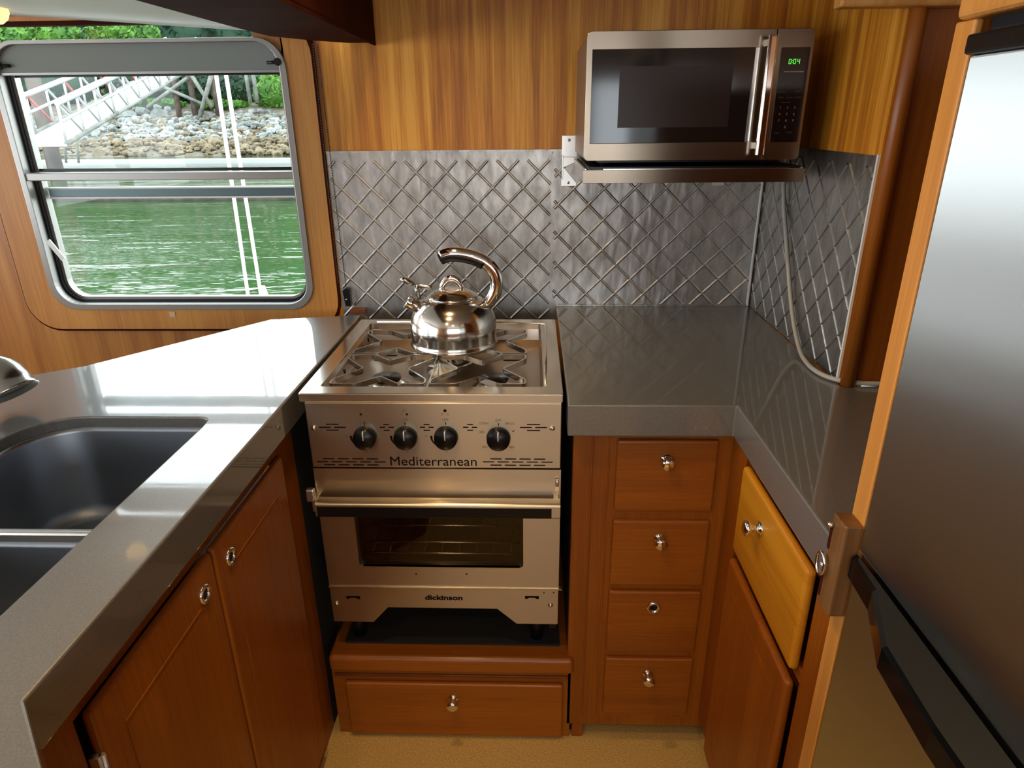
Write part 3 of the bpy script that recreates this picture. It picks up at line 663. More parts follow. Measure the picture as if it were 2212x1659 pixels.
dashes([(1059, 1178, 991.5, 4), (1043, 1194, 998, 5), (1059, 1178, 1005, 4)])
a = at(936.5, 1005.5, pf)
text('lettering', 'Mediterranean', (a.x, pf - 0.0003, a.z), 0.0300, m_ink, cp, bold=0.0, sx=1.05)
knobs = ((790, 943), (877, 943), (964, 943), (1077, 943))
for k_, (px, py) in enumerate(knobs):
    c = at(px, py, pf); c.z -= 0.002 if k_ == 3 else 0
    kb = MB().lathe([(0.0245, 0), (0.0250, 0.004), (0.0235, 0.017), (0.0215, 0.0205), (0.0, 0.0215)], c, (0, -1, 0), 40, caps=False).build('control_knob', m_black, st)
    MB().tube([c + Vector((0.0005, -0.0195, 0.021)), c + Vector((0.0, -0.0222, 0.019)), c + Vector((0, -0.0226, 0.002))], 0.0014, 8).build('pointer', m_white, kb)
    MB().box(c.x - 0.001, c.x + 0.001, pf - 0.0004, pf + 0.001, c.z + 0.027, c.z + 0.0325).build('tick_mark', m_ink, cp)
    text('lettering', 'OFF', (c.x, pf - 0.0003, c.z + 0.036), 0.0075, m_inkf, cp)
    if k_ < 3:
        text('lettering', 'H', (c.x - 0.0415, pf - 0.0003, c.z - 0.001), 0.0065, m_inkf, cp)
        text('lettering', 'L', (c.x, pf - 0.0003, c.z - 0.036), 0.0075, m_inkf, cp)
        mb = MB(); aa = [math.radians(178 + 82 * i / 14) for i in range(15)]
        outl = [(c.x + 0.0335 * math.cos(t), c.z + 0.0005 + 0.0285 * math.sin(t)) for t in aa]
        inl = [(c.x + (0.0285 + 0.0048 * i / 14) * math.cos(t), c.z + 0.0005 + (0.0255 + 0.0028 * i / 14) * math.sin(t)) for i, t in enumerate(aa)]
        for i in range(14): mb.prism([outl[i], outl[i + 1], inl[i + 1], inl[i]], 'y', pf - 0.0004, pf + 0.001)
        mb.build('heat_arc', m_ink, cp)
        # three burner symbol
        full = (0, 1, 2)[k_]
        for j, (dx, dz, r_) in enumerate(((-0.0055, 0.0505, 0.0024), (0.0055, 0.0505, 0.0024), (0.0, 0.0585, 0.0033))):
            o3 = (c.x + dx, pf, c.z + dz)
            if j == full: MB().lathe([(r_, 0), (r_, 0.0004), (0, 0.0005)], o3, (0, -1, 0), 20, caps=False).build('burner_symbol', m_ink, cp)
            else: MB().lathe([(r_, 0), (r_, 0.0004), (r_ * 0.7, 0.0004), (r_ * 0.7, 0)], o3, (0, -1, 0), 20, caps=False).build('burner_symbol', m_inkf, cp)
    else:
        for s_, dx, dz in (('OVEN', -0.030, 0.0295), ('BROIL', 0.024, 0.0295), ('250', -0.0345, 0.010), ('350', -0.029, -0.0245), ('450', 0.027, -0.0245)):
            text('lettering', s_, (c.x + dx, pf - 0.0003, c.z + dz), 0.0072, m_inkf, cp)
        MB().bar((c.x + 0.028, pf - 0.0002, c.z + 0.013), (c.x + 0.033, pf - 0.0002, c.z + 0.016), 0.001, 0.002, up=(0, 1, 0)).build('tick_mark', m_ink, cp)
for px, py in ((678, 924), (1193, 925)):
    c = at(px, py, pf); MB().lathe([(0.0058, 0), (0.0058, 0.0012), (0.004, 0.0035), (0, 0.0045)], c, (0, -1, 0), 18, caps=False).build('screw', m_screw, st)

# oven door
df = -0.004
dz0, dz1 = 0.4630, 0.7695
dx0, dx1 = 0.012, 0.538
dd = thing('oven_door', None, None, (0.27, 0, dz0)); dd.parent = st; dd.location = Vector((0.27, 0, dz0)) - ORG[st.name]
wz_0, wz_1 = 0.5185, 0.662
di = rrect(0.088, 0.458, wz_0, wz_1, 0.008, 4); do = []
for i, p in enumerate(di):
    q_ = i // 5; do.append([(dx0, dz0), (dx1, dz0), (dx1, dz1), (dx0, dz1)][q_])
# outer outline must have the same count
ring(MB(), do, di, 'y', df, 0.018).build('door_panel', m_steel, dd)
MB().box(0.086, 0.460, 0.004, 0.007, wz_0 - 0.004, wz_1 + 0.004).build('door_glass', m_oven, dd)
MB().box(0.088, 0.458, df - 0.0006, 0.004, wz_0 - 0.0025, wz_0).build('window_trim', m_screw, dd)
for px, py in ((899, 1240), (1008, 1240)):
    c = at(px, py, df); MB().lathe([(0.0022, 0), (0.0, 0.0004)], c, (0, -1, 0), 12, caps=False).build('rivet', m_ink, dd)
# oven interior: racks and liner
MB().box(0.05, 0.50, 0.36, 0.37, 0.42, 0.78).box(0.04, 0.05, 0.02, 0.37, 0.42, 0.78).box(0.50, 0.51, 0.02, 0.37, 0.42, 0.78).box(0.05, 0.50, 0.02, 0.36, 0.50, 0.506).build('oven_liner', mat('oven_enamel', (0.10, 0.06, 0.035), 0.35), st)
rk = MB()
for z, y in ((0.560, 0.10), (0.548, 0.05), (0.532, 0.03)): rk.tube([(0.09, y, z), (0.45, y, z)], 0.0035, 8)
for i in range(9): rk.tube([(0.11 + 0.04 * i, 0.03, 0.532), (0.11 + 0.04 * i, 0.30, 0.532)], 0.002, 6)
rk.build('oven_rack', m_screw, st)
# handle: steel channel with black insert
hb = MB().prism(rrect(-0.050, -0.020, 0.676, 0.712, 0.006, 4), 'x', 0.022, 0.536).build('handle', m_steel, dd)
MB().box(0.026, 0.518, -0.0515, -0.049, 0.680, 0.7035).build('handle_insert', m_black, hb)
for x in (0.010, 0.522): MB().box(x, x + 0.012, -0.035, 0.012, 0.680, 0.71).build('handle_bracket', m_steel, dd, bevel=0.002)
MB().box(0.526, 0.534, -0.012, -0.004, 0.690, 0.735).tube([(0.530, -0.012, 0.735), (0.530, -0.012, 0.750)], 0.0035, 8).build('latch_pin', m_screw, st)
MB().box(-0.006, 0.012, -0.02, -0.006, 0.695, 0.725).build('door_latch', m_brack, st, bevel=0.003)
MB().box(0.010, 0.545, -0.007, 0.005, 0.4600, 0.4633).build('drip_edge', m_screw, st)
# bottom panel with the trapezoid cut
bp_ = [(0.012, 0.4598), (0.012, 0.3600), (0.106, 0.3600), (0.143, 0.4030), (0.397, 0.4030), (0.442, 0.3600), (0.538, 0.3600), (0.538, 0.4598)]
lp = MB().prism(bp_, 'y', -0.004, 0.004).build('lower_panel', m_steel, st, bevel=0.0008)
a = at(959, 1295.5, -0.004)
text('lettering', 'dickinson', (a.x, -0.0043, a.z), 0.0180, m_ink, lp, bold=0.0006, sx=1.28)
for px in (763, 1149):
    c = at(px, 1290, -0.004); w = 0.016
    MB().prism([(c.x - w, c.z + 0.003), (c.x - w, c.z - 0.0045), (c.x - w + 0.006, c.z - 0.0045), (c.x - w + 0.009, c.z - 0.0015), (c.x + w - 0.009, c.z - 0.0015), (c.x + w - 0.006, c.z - 0.0045), (c.x + w, c.z - 0.0045), (c.x + w, c.z + 0.003)], 'y', -0.0046, 0.0).build('hand_slot', m_ink, lp)
for px, py in ((727, 1303), (1189, 1307)):
    c = at(px, py, -0.004); MB().lathe([(0.0058, 0), (0.0058, 0.0012), (0.004, 0.0035), (0, 0.0045)], c, (0, -1, 0), 18, caps=False).build('screw', m_screw, lp)
for px, py in ((1175, 1280.5), (1196, 1280.5)):
    c = at(px, py, -0.004); MB().lathe([(0.0018, 0), (0.0, 0.0005)], c, (0, -1, 0), 10, caps=False).build('rivet', m_ink, lp)

# ================================================================== KETTLE
kx, ky, kz = 0.283, 0.335, 0.9375
kt = thing('kettle', 'shiny steel whistling kettle with an arched handle on the stove', 'kettle', (kx, ky, kz))
prof = [(0.0, 0.0), (0.100, 0.0), (0.107, 0.002), (0.1085, 0.005), (0.106, 0.009), (0.1045, 0.018), (0.1055, 0.035), (0.1055, 0.050), (0.103, 0.066), (0.0975, 0.082), (0.089, 0.096), (0.078, 0.107), (0.066, 0.1145), (0.060, 0.117), (0.060, 0.120)]
MB().lathe(prof, (kx, ky, kz), n=72, caps=False).build('body', m_mirror, kt)
ld = MB().lathe([(0.061, 0.117), (0.0625, 0.119), (0.061, 0.122), (0.056, 0.124), (0.050, 0.129), (0.035, 0.136), (0.018, 0.1395), (0.0, 0.140)], (kx, ky, kz), n=56, caps=False).build('lid', m_mirror, kt)
ar = [(kx - 0.026 + 0.052 * t, ky - 0.006 + 0.004 * t, kz + 0.134 + 0.030 * math.sin(math.pi * min(1, t * 1.02)) ** 0.6) for t in [i / 12 for i in range(13)]]
MB().tube(ar, [0.006 + 0.003 * math.sin(math.pi * i / 12) for i in range(13)], 10, flat=0.6, side=(0, 1, 0)).build('lid_knob', m_chrome, ld)
# spout
s0 = Vector((kx - 0.072, ky, kz + 0.084)); sd = Vector((-0.76, -0.05, 0.50)).normalized()
sp_ = MB().lathe([(0.024, -0.012), (0.0185, 0.004), (0.0165, 0.014), (0.0165, 0.040), (0.0195, 0.043), (0.0195, 0.046), (0.0150, 0.046), (0.0145, 0.02)], s0, sd, 32, caps=False).build('spout', m_chrome, kt)
# whistle flap and lever above the spout
f0 = Vector((0.172, ky, 1.088)) 
lv = MB().tube([Vector((0.160, ky, 1.098)), Vector((0.168, ky, 1.0985)), Vector((0.180, ky, 1.093)), Vector((0.190, ky, 1.086))], [0.009, 0.013, 0.013, 0.008], 14, flat=0.55)
lv.tube([Vector((0.188, ky, 1.086)), Vector((0.205, ky, 1.082)), Vector((0.225, ky, 1.079)), Vector((0.236, ky, 1.077))], [0.003, 0.005, 0.0065, 0.004], 12, flat=0.5, side=(0, 1, 0))
lv.tube([Vector((0.198, ky, 1.083)), Vector((0.197, ky, 1.070)), Vector((0.203, ky, 1.050))], 0.0055, 10)
lv.build('whistle_lever', m_nickel, kt)
# handle: open C
hp = [(0.362, 1.030), (0.376, 1.045), (0.388, 1.066), (0.3925, 1.090), (0.388, 1.112), (0.376, 1.130), (0.356, 1.1445), (0.332, 1.1535), (0.306, 1.159), (0.284, 1.160), (0.268, 1.156), (0.259, 1.151)]
def smooth(pts, it=2):
    for _ in range(it):
        q_ = [pts[0]]
        for i in range(len(pts) - 1): q_ += [pts[i].lerp(pts[i + 1], .25), pts[i].lerp(pts[i + 1], .75)]
        pts = q_ + [pts[-1]]
    return pts
hp = smooth([Vector((x, ky, z)) for x, z in hp])
nn = len(hp)
MB().tube(hp, [0.0145 + 0.0015 * min(1, 3 * i / nn) - (0.004 if i > nn - 4 else 0) for i in range(nn)], 18, flat=0.8, side=(0, 1, 0)).build('handle', m_chrome, kt)
k0 = int(nn * 0.5)
MB().tube([p + Vector((-0.0015, -0.001, -0.0045)) for p in hp[k0:-1]], 0.0145, 16, flat=0.85, side=(0, 1, 0)).build('grip', m_black, kt)
MB().lathe([(0.0, 0.004), (0.020, 0.004), (0.022, 0.0), (0.0205, -0.006), (0.015, -0.012)], (0.360, ky, 1.026), (0.62, 0, 0.78), 24, caps=False).build('handle_collar', m_chrome, kt)

# ================================================================== MICROWAVE and its bracket shelf
YM = 0.27
m_steelM = brushed('microwave_steel', (0.30, 0.24, 0.18), 0.24, 'X', 0.05, aniso=0.7, rotan=0.25, bump=0.01)
mw = thing('microwave', 'stainless steel microwave with black window on the wall shelf', 'microwave', (0.81, 0.46, 1.366))
MB().box(0.590, 1.036, YM + 0.012, 0.655, 1.370, 1.615).build('case', brushed('case_steel', (0.40, 0.34, 0.28), 0.4, 'Y'), mw, bevel=0.006)
xa, xb, za, zb = 0.586, 1.040, 1.369, 1.617
xs = 0.9635
# door (left) front plate with window
wn_o = rrect(xa, xs, za, zb, 0.008, 4, (0.010, 0.001, 0.001, 0.010)); wn_i = rrect(0.598, 0.925, 1.405, 1.583, 0.001, 4)
dr = thing('door', None, None, (0.77, YM, za)); dr.parent = mw; dr.location = Vector((0.77, YM, za)) - ORG[mw.name]
ring(MB(), wn_o, wn_i, 'y', YM, YM + 0.014).build('door_frame', m_steelM, dr, bevel=0.0012)
MB().box(0.596, 0.927, YM + 0.002, YM + 0.006, 1.403, 1.585).build('door_window', m_mwglass, dr)
MB().box(0.655, 0.885, YM + 0.0014, YM + 0.002, 1.435, 1.552).build('window_mesh', m_mwmesh, dr)
MB().box(0.925, 0.932, YM - 0.0012, YM + 0.001, 1.407, 1.583).build('door_trim', m_screw, dr)
hd_ = MB().prism(rrect(0.9395, 0.9565, YM - 0.036, YM - 0.024, 0.004, 4), 'z', 1.381, 1.603).build('handle', m_chrome, dr)
for z in (1.392, 1.585): MB().box(0.943, 0.953, YM - 0.026, YM + 0.001, z, z + 0.012).build('handle_post', m_chrome, hd_)
# control side
cpn = MB().prism(rrect(xs + 0.0015, xb, za, zb, 0.008, 4, (0.001, 0.010, 0.010, 0.001)), 'y', YM, YM + 0.014).build('control_fascia', m_steelM, mw, bevel=0.0012)
kp = MB().prism(rrect(0.9760, 1.0335, 1.404, 1.583, 0.002, 3), 'y', YM - 0.0008, YM + 0.002).build('control_panel', m_mwglass, mw)
yk = YM - 0.0009
def seg(mb, x, z, s, on, h=0.0095, w=0.0052, t=0.0011):
    o2 = {'a': (x, x + w, z + h - t, z + h), 'g': (x, x + w, z + h / 2 - t / 2, z + h / 2 + t / 2), 'd': (x, x + w, z, z + t), 'f': (x, x + t, z + h / 2, z + h), 'b': (x + w - t, x + w, z + h / 2, z + h), 'e': (x, x + t, z, z + h / 2), 'c': (x + w - t, x + w, z, z + h / 2)}
    for k in on:
        a0, a1, c0, c1 = o2[k]; mb.box(a0, a1, yk - 0.0002, yk + 0.0003, c0, c1)
g = MB(); zt = 1.5525
seg(g, 0.9935, zt, 0, 'abcdef'); seg(g, 1.0025, zt, 0, 'abcdef'); seg(g, 1.0105, zt, 0, 'bcfg')
g.box(1.0000, 1.0012, yk - 0.0002, yk + 0.0003, zt + 0.0025, zt + 0.0037); g.box(1.0000, 1.0012, yk - 0.0002, yk + 0.0003, zt + 0.006, zt + 0.0072)
g.build('clock_display', m_green, kp)
mk = mat('keypad_ink', (0.30, 0.27, 0.24), 0.5); mkf = mat('keypad_ink_faint', (0.085, 0.07, 0.06), 0.5)
MB().box(0.986, 1.026, yk - 0.0002, yk + 0.0003, 1.5375, 1.5395).build('panel_line', mk, kp)
rows = [(1.522, ('POPCORN', 'POTATO', 'PIZZA')), (1.511, ('COOK', 'REHEAT', 'SOUP')), (1.500, ('DEFROST', '', 'FROZEN')), (1.489, ('TIMER', 'CLOCK', 'POWER'))]
for z, names in rows:
    for i, s_ in enumerate(names):
        if s_: text('key_label', s_, (0.9865 + 0.0175 * i, yk, z), 0.0042, mkf, kp, ext=0.0001)
MB().box(0.988, 1.008, yk - 0.0002, yk + 0.0003, 1.4805, 1.4815).build('panel_line', mkf, kp)
for i, s_ in enumerate('1234567890'):
    r_, c_ = (i // 3, i % 3) if i < 9 else (3, 1)
    text('key_label', s_, (0.989 + 0.0145 * c_, yk, 1.469 - 0.0125 * r_), 0.0068, mk, kp, ext=0.0001)
text('key_label', 'STOP', (0.9875, yk, 1.4205), 0.0045, mkf, kp, ext=0.0001); text('key_label', 'START', (1.014, yk, 1.4215), 0.0045, mkf, kp, ext=0.0001)
for x in (0.64, 0.99):
    for y in (0.33, 0.60): MB().lathe([(0.014, 0), (0.012, 0.013)], (x, y, 1.3575)).build('foot', m_black, mw)
MB().box(0.62, 1.01, YM + 0.03, 0.64, 1.364, 1.370).build('underside', m_black, mw)

bs = thing('microwave_shelf', 'steel wall bracket shelf carrying the microwave', 'shelf', (0.81, 0.45, 1.33))
YS = 0.262
MB().box(0.585, 1.056, YS, YS + 0.003, 1.324, 1.3515).build('front_bar', m_steelM, bs, bevel=0.0008)
MB().box(0.628, 1.022, YS - 0.0012, YS + 0.0, 1.3245, 1.3505).build('front_sleeve', m_steelM, bs)
MB().box(0.628, 1.020, YS - 0.001, YS + 0.004, 1.3515, 1.3535).build('sleeve_edge', m_screw, bs)
MB().box(0.60, 1.045, YS + 0.003, 0.64, 1.352, 1.357).build('tray', m_black, bs)
for x in (0.5905, 1.050):
    MB().box(x - 0.0015, x + 0.0015, YS + 0.003, 0.672, 1.324, 1.3535).build('arm', m_brack, bs)
arm = [(YB - 0.0015, 1.282), (YB - 0.012, 1.282), (YB - 0.030, 1.325), (YB - 0.0015, 1.41)]
pl = MB()
pl.box(0.556, 0.5975, YB - 0.0065, YB - 0.0035, 1.357, 1.412)
pl.prism([(0.556, 1.357), (0.556, 1.281), (0.5975, 1.281), (0.5975, 1.290), (0.562, 1.330), (0.5975, 1.345), (0.5975, 1.357)], 'y', YB - 0.0065, YB - 0.0035)
pl.box(0.556, 0.559, YB - 0.03, YB - 0.0035, 1.300, 1.362).build('wall_plate', m_brack, bs, bevel=0.0008)
for z in (1.290, 1.400):
    c = (0.575, YB - 0.0065, z); MB().lathe([(0.0040, 0), (0.0035, 0.001), (0, 0.0014)], c, (0, -1, 0), 14, caps=False).build('screw', m_nickel, bs)
MB().box(0.968, 1.0, YB - 0.006, YB - 0.0035, 1.28, 1.324).build('wall_plate', m_brack, bs)

# ================================================================== SMALL THINGS
# grey cable
cp_ = [Vector((1.1005, 0.515, 1.335)), Vector((1.1005, 0.483, 1.253)), Vector((1.1005, 0.416, 1.150)), Vector((1.1005, 0.367, 1.070)), Vector((1.1005, 0.318, 1.003)), Vector((1.099, 0.267, 0.962)),
       Vector((1.088, 0.20, 0.9465)), Vector((1.082, 0.115, 0.9463)), Vector((1.105, 0.064, 0.9463)), Vector((1.150, 0.046, 0.9463)), Vector((1.21, 0.044, 0.9463)), Vector((1.32, 0.044, 0.9463))]
one('power_cable', MB().tube(smooth(cp_, 3), 0.0052, 12), m_cord, 'grey power cable hanging down the right backsplash and along the worktop', 'cable')

# bead chains of the shade and their tensioner
def beads(name, p0, p1, label, r=0.0021):
    mb = MB(); L = (Vector(p1) - Vector(p0)).length; n_ = int(L / 0.0062)
    ico = [(0, 0, 1)] + [(0.894 * math.cos(a), 0.894 * math.sin(a), 0.447) for a in [i * 1.2566 for i in range(5)]] + [(0.894 * math.cos(a), 0.894 * math.sin(a), -0.447) for a in [i * 1.2566 + 0.628 for i in range(5)]] + [(0, 0, -1)]
    F_ = [(0, i + 1, (i + 1) % 5 + 1) for i in range(5)] + [(i + 1, i + 6, (i + 1) % 5 + 1) for i in range(5)] + [((i + 1) % 5 + 1, i + 6, (i + 1) % 5 + 6) for i in range(5)] + [(11, (i + 1) % 5 + 6, i + 6) for i in range(5)]
    for i in range(n_ + 1):
        t = i / n_; p = Vector(p0).lerp(Vector(p1), t)
        mb.add([p + Vector(q_) * r for q_ in ico], F_, True)
    mb.tube([p0, p1], 0.0006, 5)
    return mb
m_bead = mat('brown_bead_chain', (0.07, 0.05, 0.04), 0.4)
bc = thing('bead_chain', 'dark beaded shade chain looped down between window surround and backsplash', 'bead chain', (-0.08, 0.66, 1.0))
beads('', (-0.0895, YB - 0.013, 1.637), (-0.0905, YB - 0.013, 1.015), '').build('strand', m_bead, bc)
beads('', (-0.0785, YB - 0.014, 1.637), (-0.0690, YB - 0.014, 0.998), '').build('strand', m_bead, bc)
tn = thing('chain_tensioner', 'small black chain tensioner block on the backsplash corner by the window', 'tensioner', (-0.07, 0.66, 0.965))
MB().prism([(-0.0795, 0.992), (-0.074, 0.945), (-0.058, 0.945), (-0.058, 0.996), (-0.068, 1.0)], 'y', YB - 0.022, YB - 0.0045).build('block', m_black, tn, bevel=0.0015)
MB().lathe([(0.003, 0), (0.002, 0.0012), (0, 0.0016)], (-0.069, YB - 0.022, 0.966), (0, -1, 0), 12, caps=False).build('screw', m_nickel, tn)

# roller shade stack at the top of the window
sh = thing('roller_shade', 'grey rolled-up window shade with black end pegs', 'window shade', (-0.56, YB, 1.61))
MB().prism(rrect(wx0 + 0.004, wx1 - 0.002, 1.578, 1.6495, 0.05, 8, (0.002, 0.002, 0.05, 0.05)), 'y', YB - 0.004, YB + 0.022).build('fabric', m_shade, sh, bevel=0.002)
MB().box(wx0 + 0.006, wx1 - 0.002, YB - 0.006, YB + 0.0, 1.574, 1.5795).build('hem_bar', m_alu, sh)
for x, s_ in ((wx0 + 0.012, 1), (wx1 - 0.008, -1)):
    MB().lathe([(0.009, 0), (0.010, 0.004), (0.009, 0.014)], (x, YB - 0.006, 1.5975), (0, -1, 0), 18).tube([(x, YB - 0.012, 1.5975), (x + s_ * 0.03, YB - 0.009, 1.5965)], 0.0042, 10).build('end_peg', m_black, sh)

one('sticker', MB().box(-0.6135, -0.596, YB - 0.0112, YB - 0.010, 0.910, 0.926), mat('pale_sticker', (0.62, 0.42, 0.28), 0.5), 'small pale square sticker on the teak under the window', 'sticker')

# ceiling lamp at the top-left corner of the picture
lo = at(-14, 20, 0.50)
la = thing('ceiling_lamp', 'amber glass ceiling lamp at the top-left by the window', 'lamp', lo)
MB().lathe([(0.0, -0.032), (0.012, -0.030), (0.024, -0.020), (0.030, -0.006), (0.028, 0.004), (0.018, 0.010)], lo, n=24, caps=False).build('lamp_shade', m_amber, la)
MB().lathe([(0.022, 0.008), (0.024, 0.03), (0.006, 0.03), (0.006, 0.10)], lo, n=20).build('lamp_base', mat('brass', (0.55, 0.38, 0.14), 0.25, 1.0), la)

# ceiling downlights above the aisle (unseen; lamps inferred from reflections, more added to light the room)
for i, (x, y, e_) in enumerate(SPOTS):
    dl = thing('downlight', 'unseen round warm ceiling downlight over the galley aisle', 'downlight', (x, y, CEIL), 'ceiling downlights')
    MB().lathe([(0.045, 0), (0.045, 0.006), (0.034, 0.008), (0.032, 0.002)], (x, y, CEIL), (0, 0, -1), 28).build('rim', m_nickel, dl)
    MB().lathe([(0.032, 0.003), (0.0, 0.0035)], (x, y, CEIL), (0, 0, -1), 24, caps=False).build('lamp_face', m_bulb, dl)
    l = lamp('downlight_light', 'SPOT', (x, y, CEIL - 0.012), e_, WARM, 0.035); l.data.spot_size = math.radians(150); l.data.spot_blend = 0.7; l.parent = dl; l.location = (0, 0, -0.012)

# ================================================================== OUTSIDE
random.seed(7)
ZW = -0.6
# water
m_water = mat('green_harbour_water', (0.022, 0.052, 0.014), 0.05, spec=0.5)
b = m_water.node_tree.nodes['Principled BSDF']
mp = coords(m_water, (0.45, 1.5, 1)); n = nd(m_water, 'ShaderNodeTexNoise', Scale=1.0, Detail=4.0, Roughness=0.55, Distortion=0.4); lk(m_water, mp, 0, n, 'Vector')
bp = nd(m_water, 'ShaderNodeBump', Strength=0.42, Distance=0.12); lk(m_water, n, 0, bp, 'Height'); lk(m_water, bp, 0, b, 'Normal')
one('water', MB().box(-120, 60, 2.5, 46, ZW - 0.02, ZW), m_water, 'rippled green harbour water outside the window', 'water', kind='stuff')
# shore: sloping bank
def mt(name, c0, c1, scale, rough=0.9, bump=0.0):
    m = mat(name, c0, rough, spec=0.2); b = m.node_tree.nodes['Principled BSDF']
    mp = coords(m, (scale,) * 3); n = nd(m, 'ShaderNodeTexNoise', Scale=1.0, Detail=6.0, Roughness=0.65); lk(m, mp, 0, n, 'Vector')
    r = ramp(m, [(0.35, c0), (0.65, c1)]); lk(m, n, 0, r, 0); lk(m, r, 0, b, 'Base Color')
    return m
m_bank = mt('shore_gravel', (0.05, 0.042, 0.028), (0.13, 0.12, 0.09), 1.6)
m_rock = mt('grey_boulder', (0.055, 0.065, 0.055), (0.22, 0.23, 0.22), 0.8)
m_rock2 = mt('brown_beach_stone', (0.05, 0.038, 0.02), (0.16, 0.13, 0.085), 1.2)
m_grass = mt('bank_grass', (0.02, 0.075, 0.01), (0.06, 0.16, 0.02), 1.2)
m_leafD = mt('dark_foliage', (0.004, 0.016, 0.008), (0.012, 0.045, 0.02), 0.8, 0.6)
m_leafL = mt('bright_foliage', (0.02, 0.07, 0.01), (0.07, 0.17, 0.02), 0.8, 0.6)
m_pile = mt('weathered_piling', (0.045, 0.035, 0.03), (0.10, 0.08, 0.065), 2.0)
m_pale = mt('pale_timber', (0.08, 0.085, 0.075), (0.17, 0.17, 0.15), 2.0)
m_wout = mat('weathered_white_paint', (0.30, 0.30, 0.30), 0.5)
bank_z = lambda y: ZW + max(0, (y - 43)) * 0.25
pts = []; nx, ny = 90, 26
for i in range(nx + 1):
    for j in range(ny + 1):
        x = -90 + 120 * i / nx; y = 42 + 34 * j / ny
        pts.append((x, y, bank_z(y) - 0.1 + 0.25 * noise.noise(Vector((x * .35, y * .35, 0)))))
one('shore_bank', MB().add(pts, [(i * (ny + 1) + j, (i + 1) * (ny + 1) + j, (i + 1) * (ny + 1) + j + 1, i * (ny + 1) + j + 1) for i in range(nx) for j in range(ny)], True), m_bank, 'sloping gravel shore across the water', 'shore', kind='structure')
def rockmesh(mb, c, r, seed, sub=1):
    bm = bmesh.new(); bmesh.ops.create_icosphere(bm, subdivisions=sub, radius=1)
    sc = Vector((random.uniform(.8, 1.3), random.uniform(.8, 1.2), random.uniform(.5, .85)))
    off = Vector((seed * 3.1, seed * 1.7, 0))
    vs = [Vector((v.co.x * sc.x, v.co.y * sc.y, v.co.z * sc.z)) * r * (1 + 0.45 * noise.noise(v.co * 1.3 + off)) + Vector(c) for v in bm.verts]
    mb.add(vs, [tuple(v.index for v in f.verts) for f in bm.faces]); bm.free()
# gravel stones nobody could count
mb1, mb2 = MB(), MB()
for i in range(2600):
    y = 43.2 + 9.5 * random.random() ** 0.9; x = random.uniform(-40, -8); r = random.uniform(0.10, 0.34)
    rockmesh(mb2 if (y < 46.5 or random.random() < 0.25) else mb1, (x, y, bank_z(y) + r * 0.1), r, i, 1)
one('beach_stones', mb1, m_rock, 'pale grey stones covering the upper beach', 'stones', kind='stuff')
one('wet_beach_stones', mb2, m_rock2, 'brown stones along the waterline', 'stones', kind='stuff')
# boulders one by one
bl = [(232, 245, 24), (278, 258, 30), (196, 265, 22), (308, 242, 20), (345, 250, 24), (362, 236, 12), (340, 232, 12), (295, 236, 14), (258, 238, 14), (232, 268, 12), (215, 250, 12), (405, 248, 12), (450, 250, 14), (470, 240, 12), (520, 245, 12), (545, 242, 14), (562, 240, 12), (580, 246, 14), (540, 262, 18), (500, 262, 14), (385, 262, 14), (420, 265, 14), (320, 266, 14), (175, 272, 12), (595, 262, 12), (258, 266, 12), (362, 268, 12), (460, 268, 12)]
BLAB = {0: 'large pale boulder just below the lower end of the grass patch', 1: 'largest pale flat boulder, low in the row below the gangway', 2: 'large boulder at the left end of the row by the gangway', 3: 'rounded boulder in the middle of the row left of the trestle', 4: 'tall pointed pale boulder left of the first trestle post', 18: 'large boulder low at the right end behind the stanchions'}
for k_, (px, py, s_) in enumerate(bl):
    yy = 54 - (py - 232) * 0.05; p = at(px, py, yy); r = s_ / F * (yy + 1.2) * 0.62
    p.z = max(p.z, bank_z(yy) + 0.05)
    mb = MB(); rockmesh(mb, p, r, 50 + k_, 2)
    one('boulder', mb, m_rock, BLAB.get(k_, 'mid-sized grey boulder in the row heaped along the top of the beach'), 'boulder', 'boulders along the shore')
# grass and far planting
def leaves(mb, c, rad, n_, ls, flat=1.0):
    for i in range(n_):
        d = Vector((random.gauss(0, 1), random.gauss(0, 1), random.gauss(0, 1))).normalized() * random.uniform(0.75, 1.05)
        p = Vector(c) + Vector((d.x * rad[0], d.y * rad[1], d.z * rad[2]))
        u = Vector((random.uniform(-1, 1), random.uniform(-1, 1), random.uniform(-1, 1))).normalized(); w = u.orthogonal().normalized()
        s1 = ls * random.uniform(.6, 1.3)
        mb.add([p - u * s1, p + w * s1 * .6, p + u * s1, p - w * s1 * .6], [(0, 1, 2, 3)])
def clump(mb, c, rad, seed):
    bm = bmesh.new(); bmesh.ops.create_icosphere(bm, subdivisions=3, radius=0.92)
    vs = [Vector((v.co.x * rad[0], v.co.y * rad[1], v.co.z * rad[2])) * (1 + 0.25 * noise.noise(v.co * 2.2 + Vector((seed, seed, 0)))) + Vector(c) for v in bm.verts]
    mb.add(vs, [tuple(v.index for v in f.verts) for f in bm.faces], True); bm.free()
def bush(name, label, cat, px, py, Y, wpx, hpx, m, group, n_=900, ls=0.16):
    c = at(px, py, Y); s_ = (Y + 1.2) / F; rad = (wpx * s_ / 2, wpx * s_ / 2 * 0.7, hpx * s_ / 2)
    mb = MB(); clump(mb, c, rad, px * .13)
    leaves(mb, c, rad, n_, ls)
    return one(name, mb, m, label, cat, group, 'thing')
tr_l = 'leafy dark green tree in the wood behind the shore'
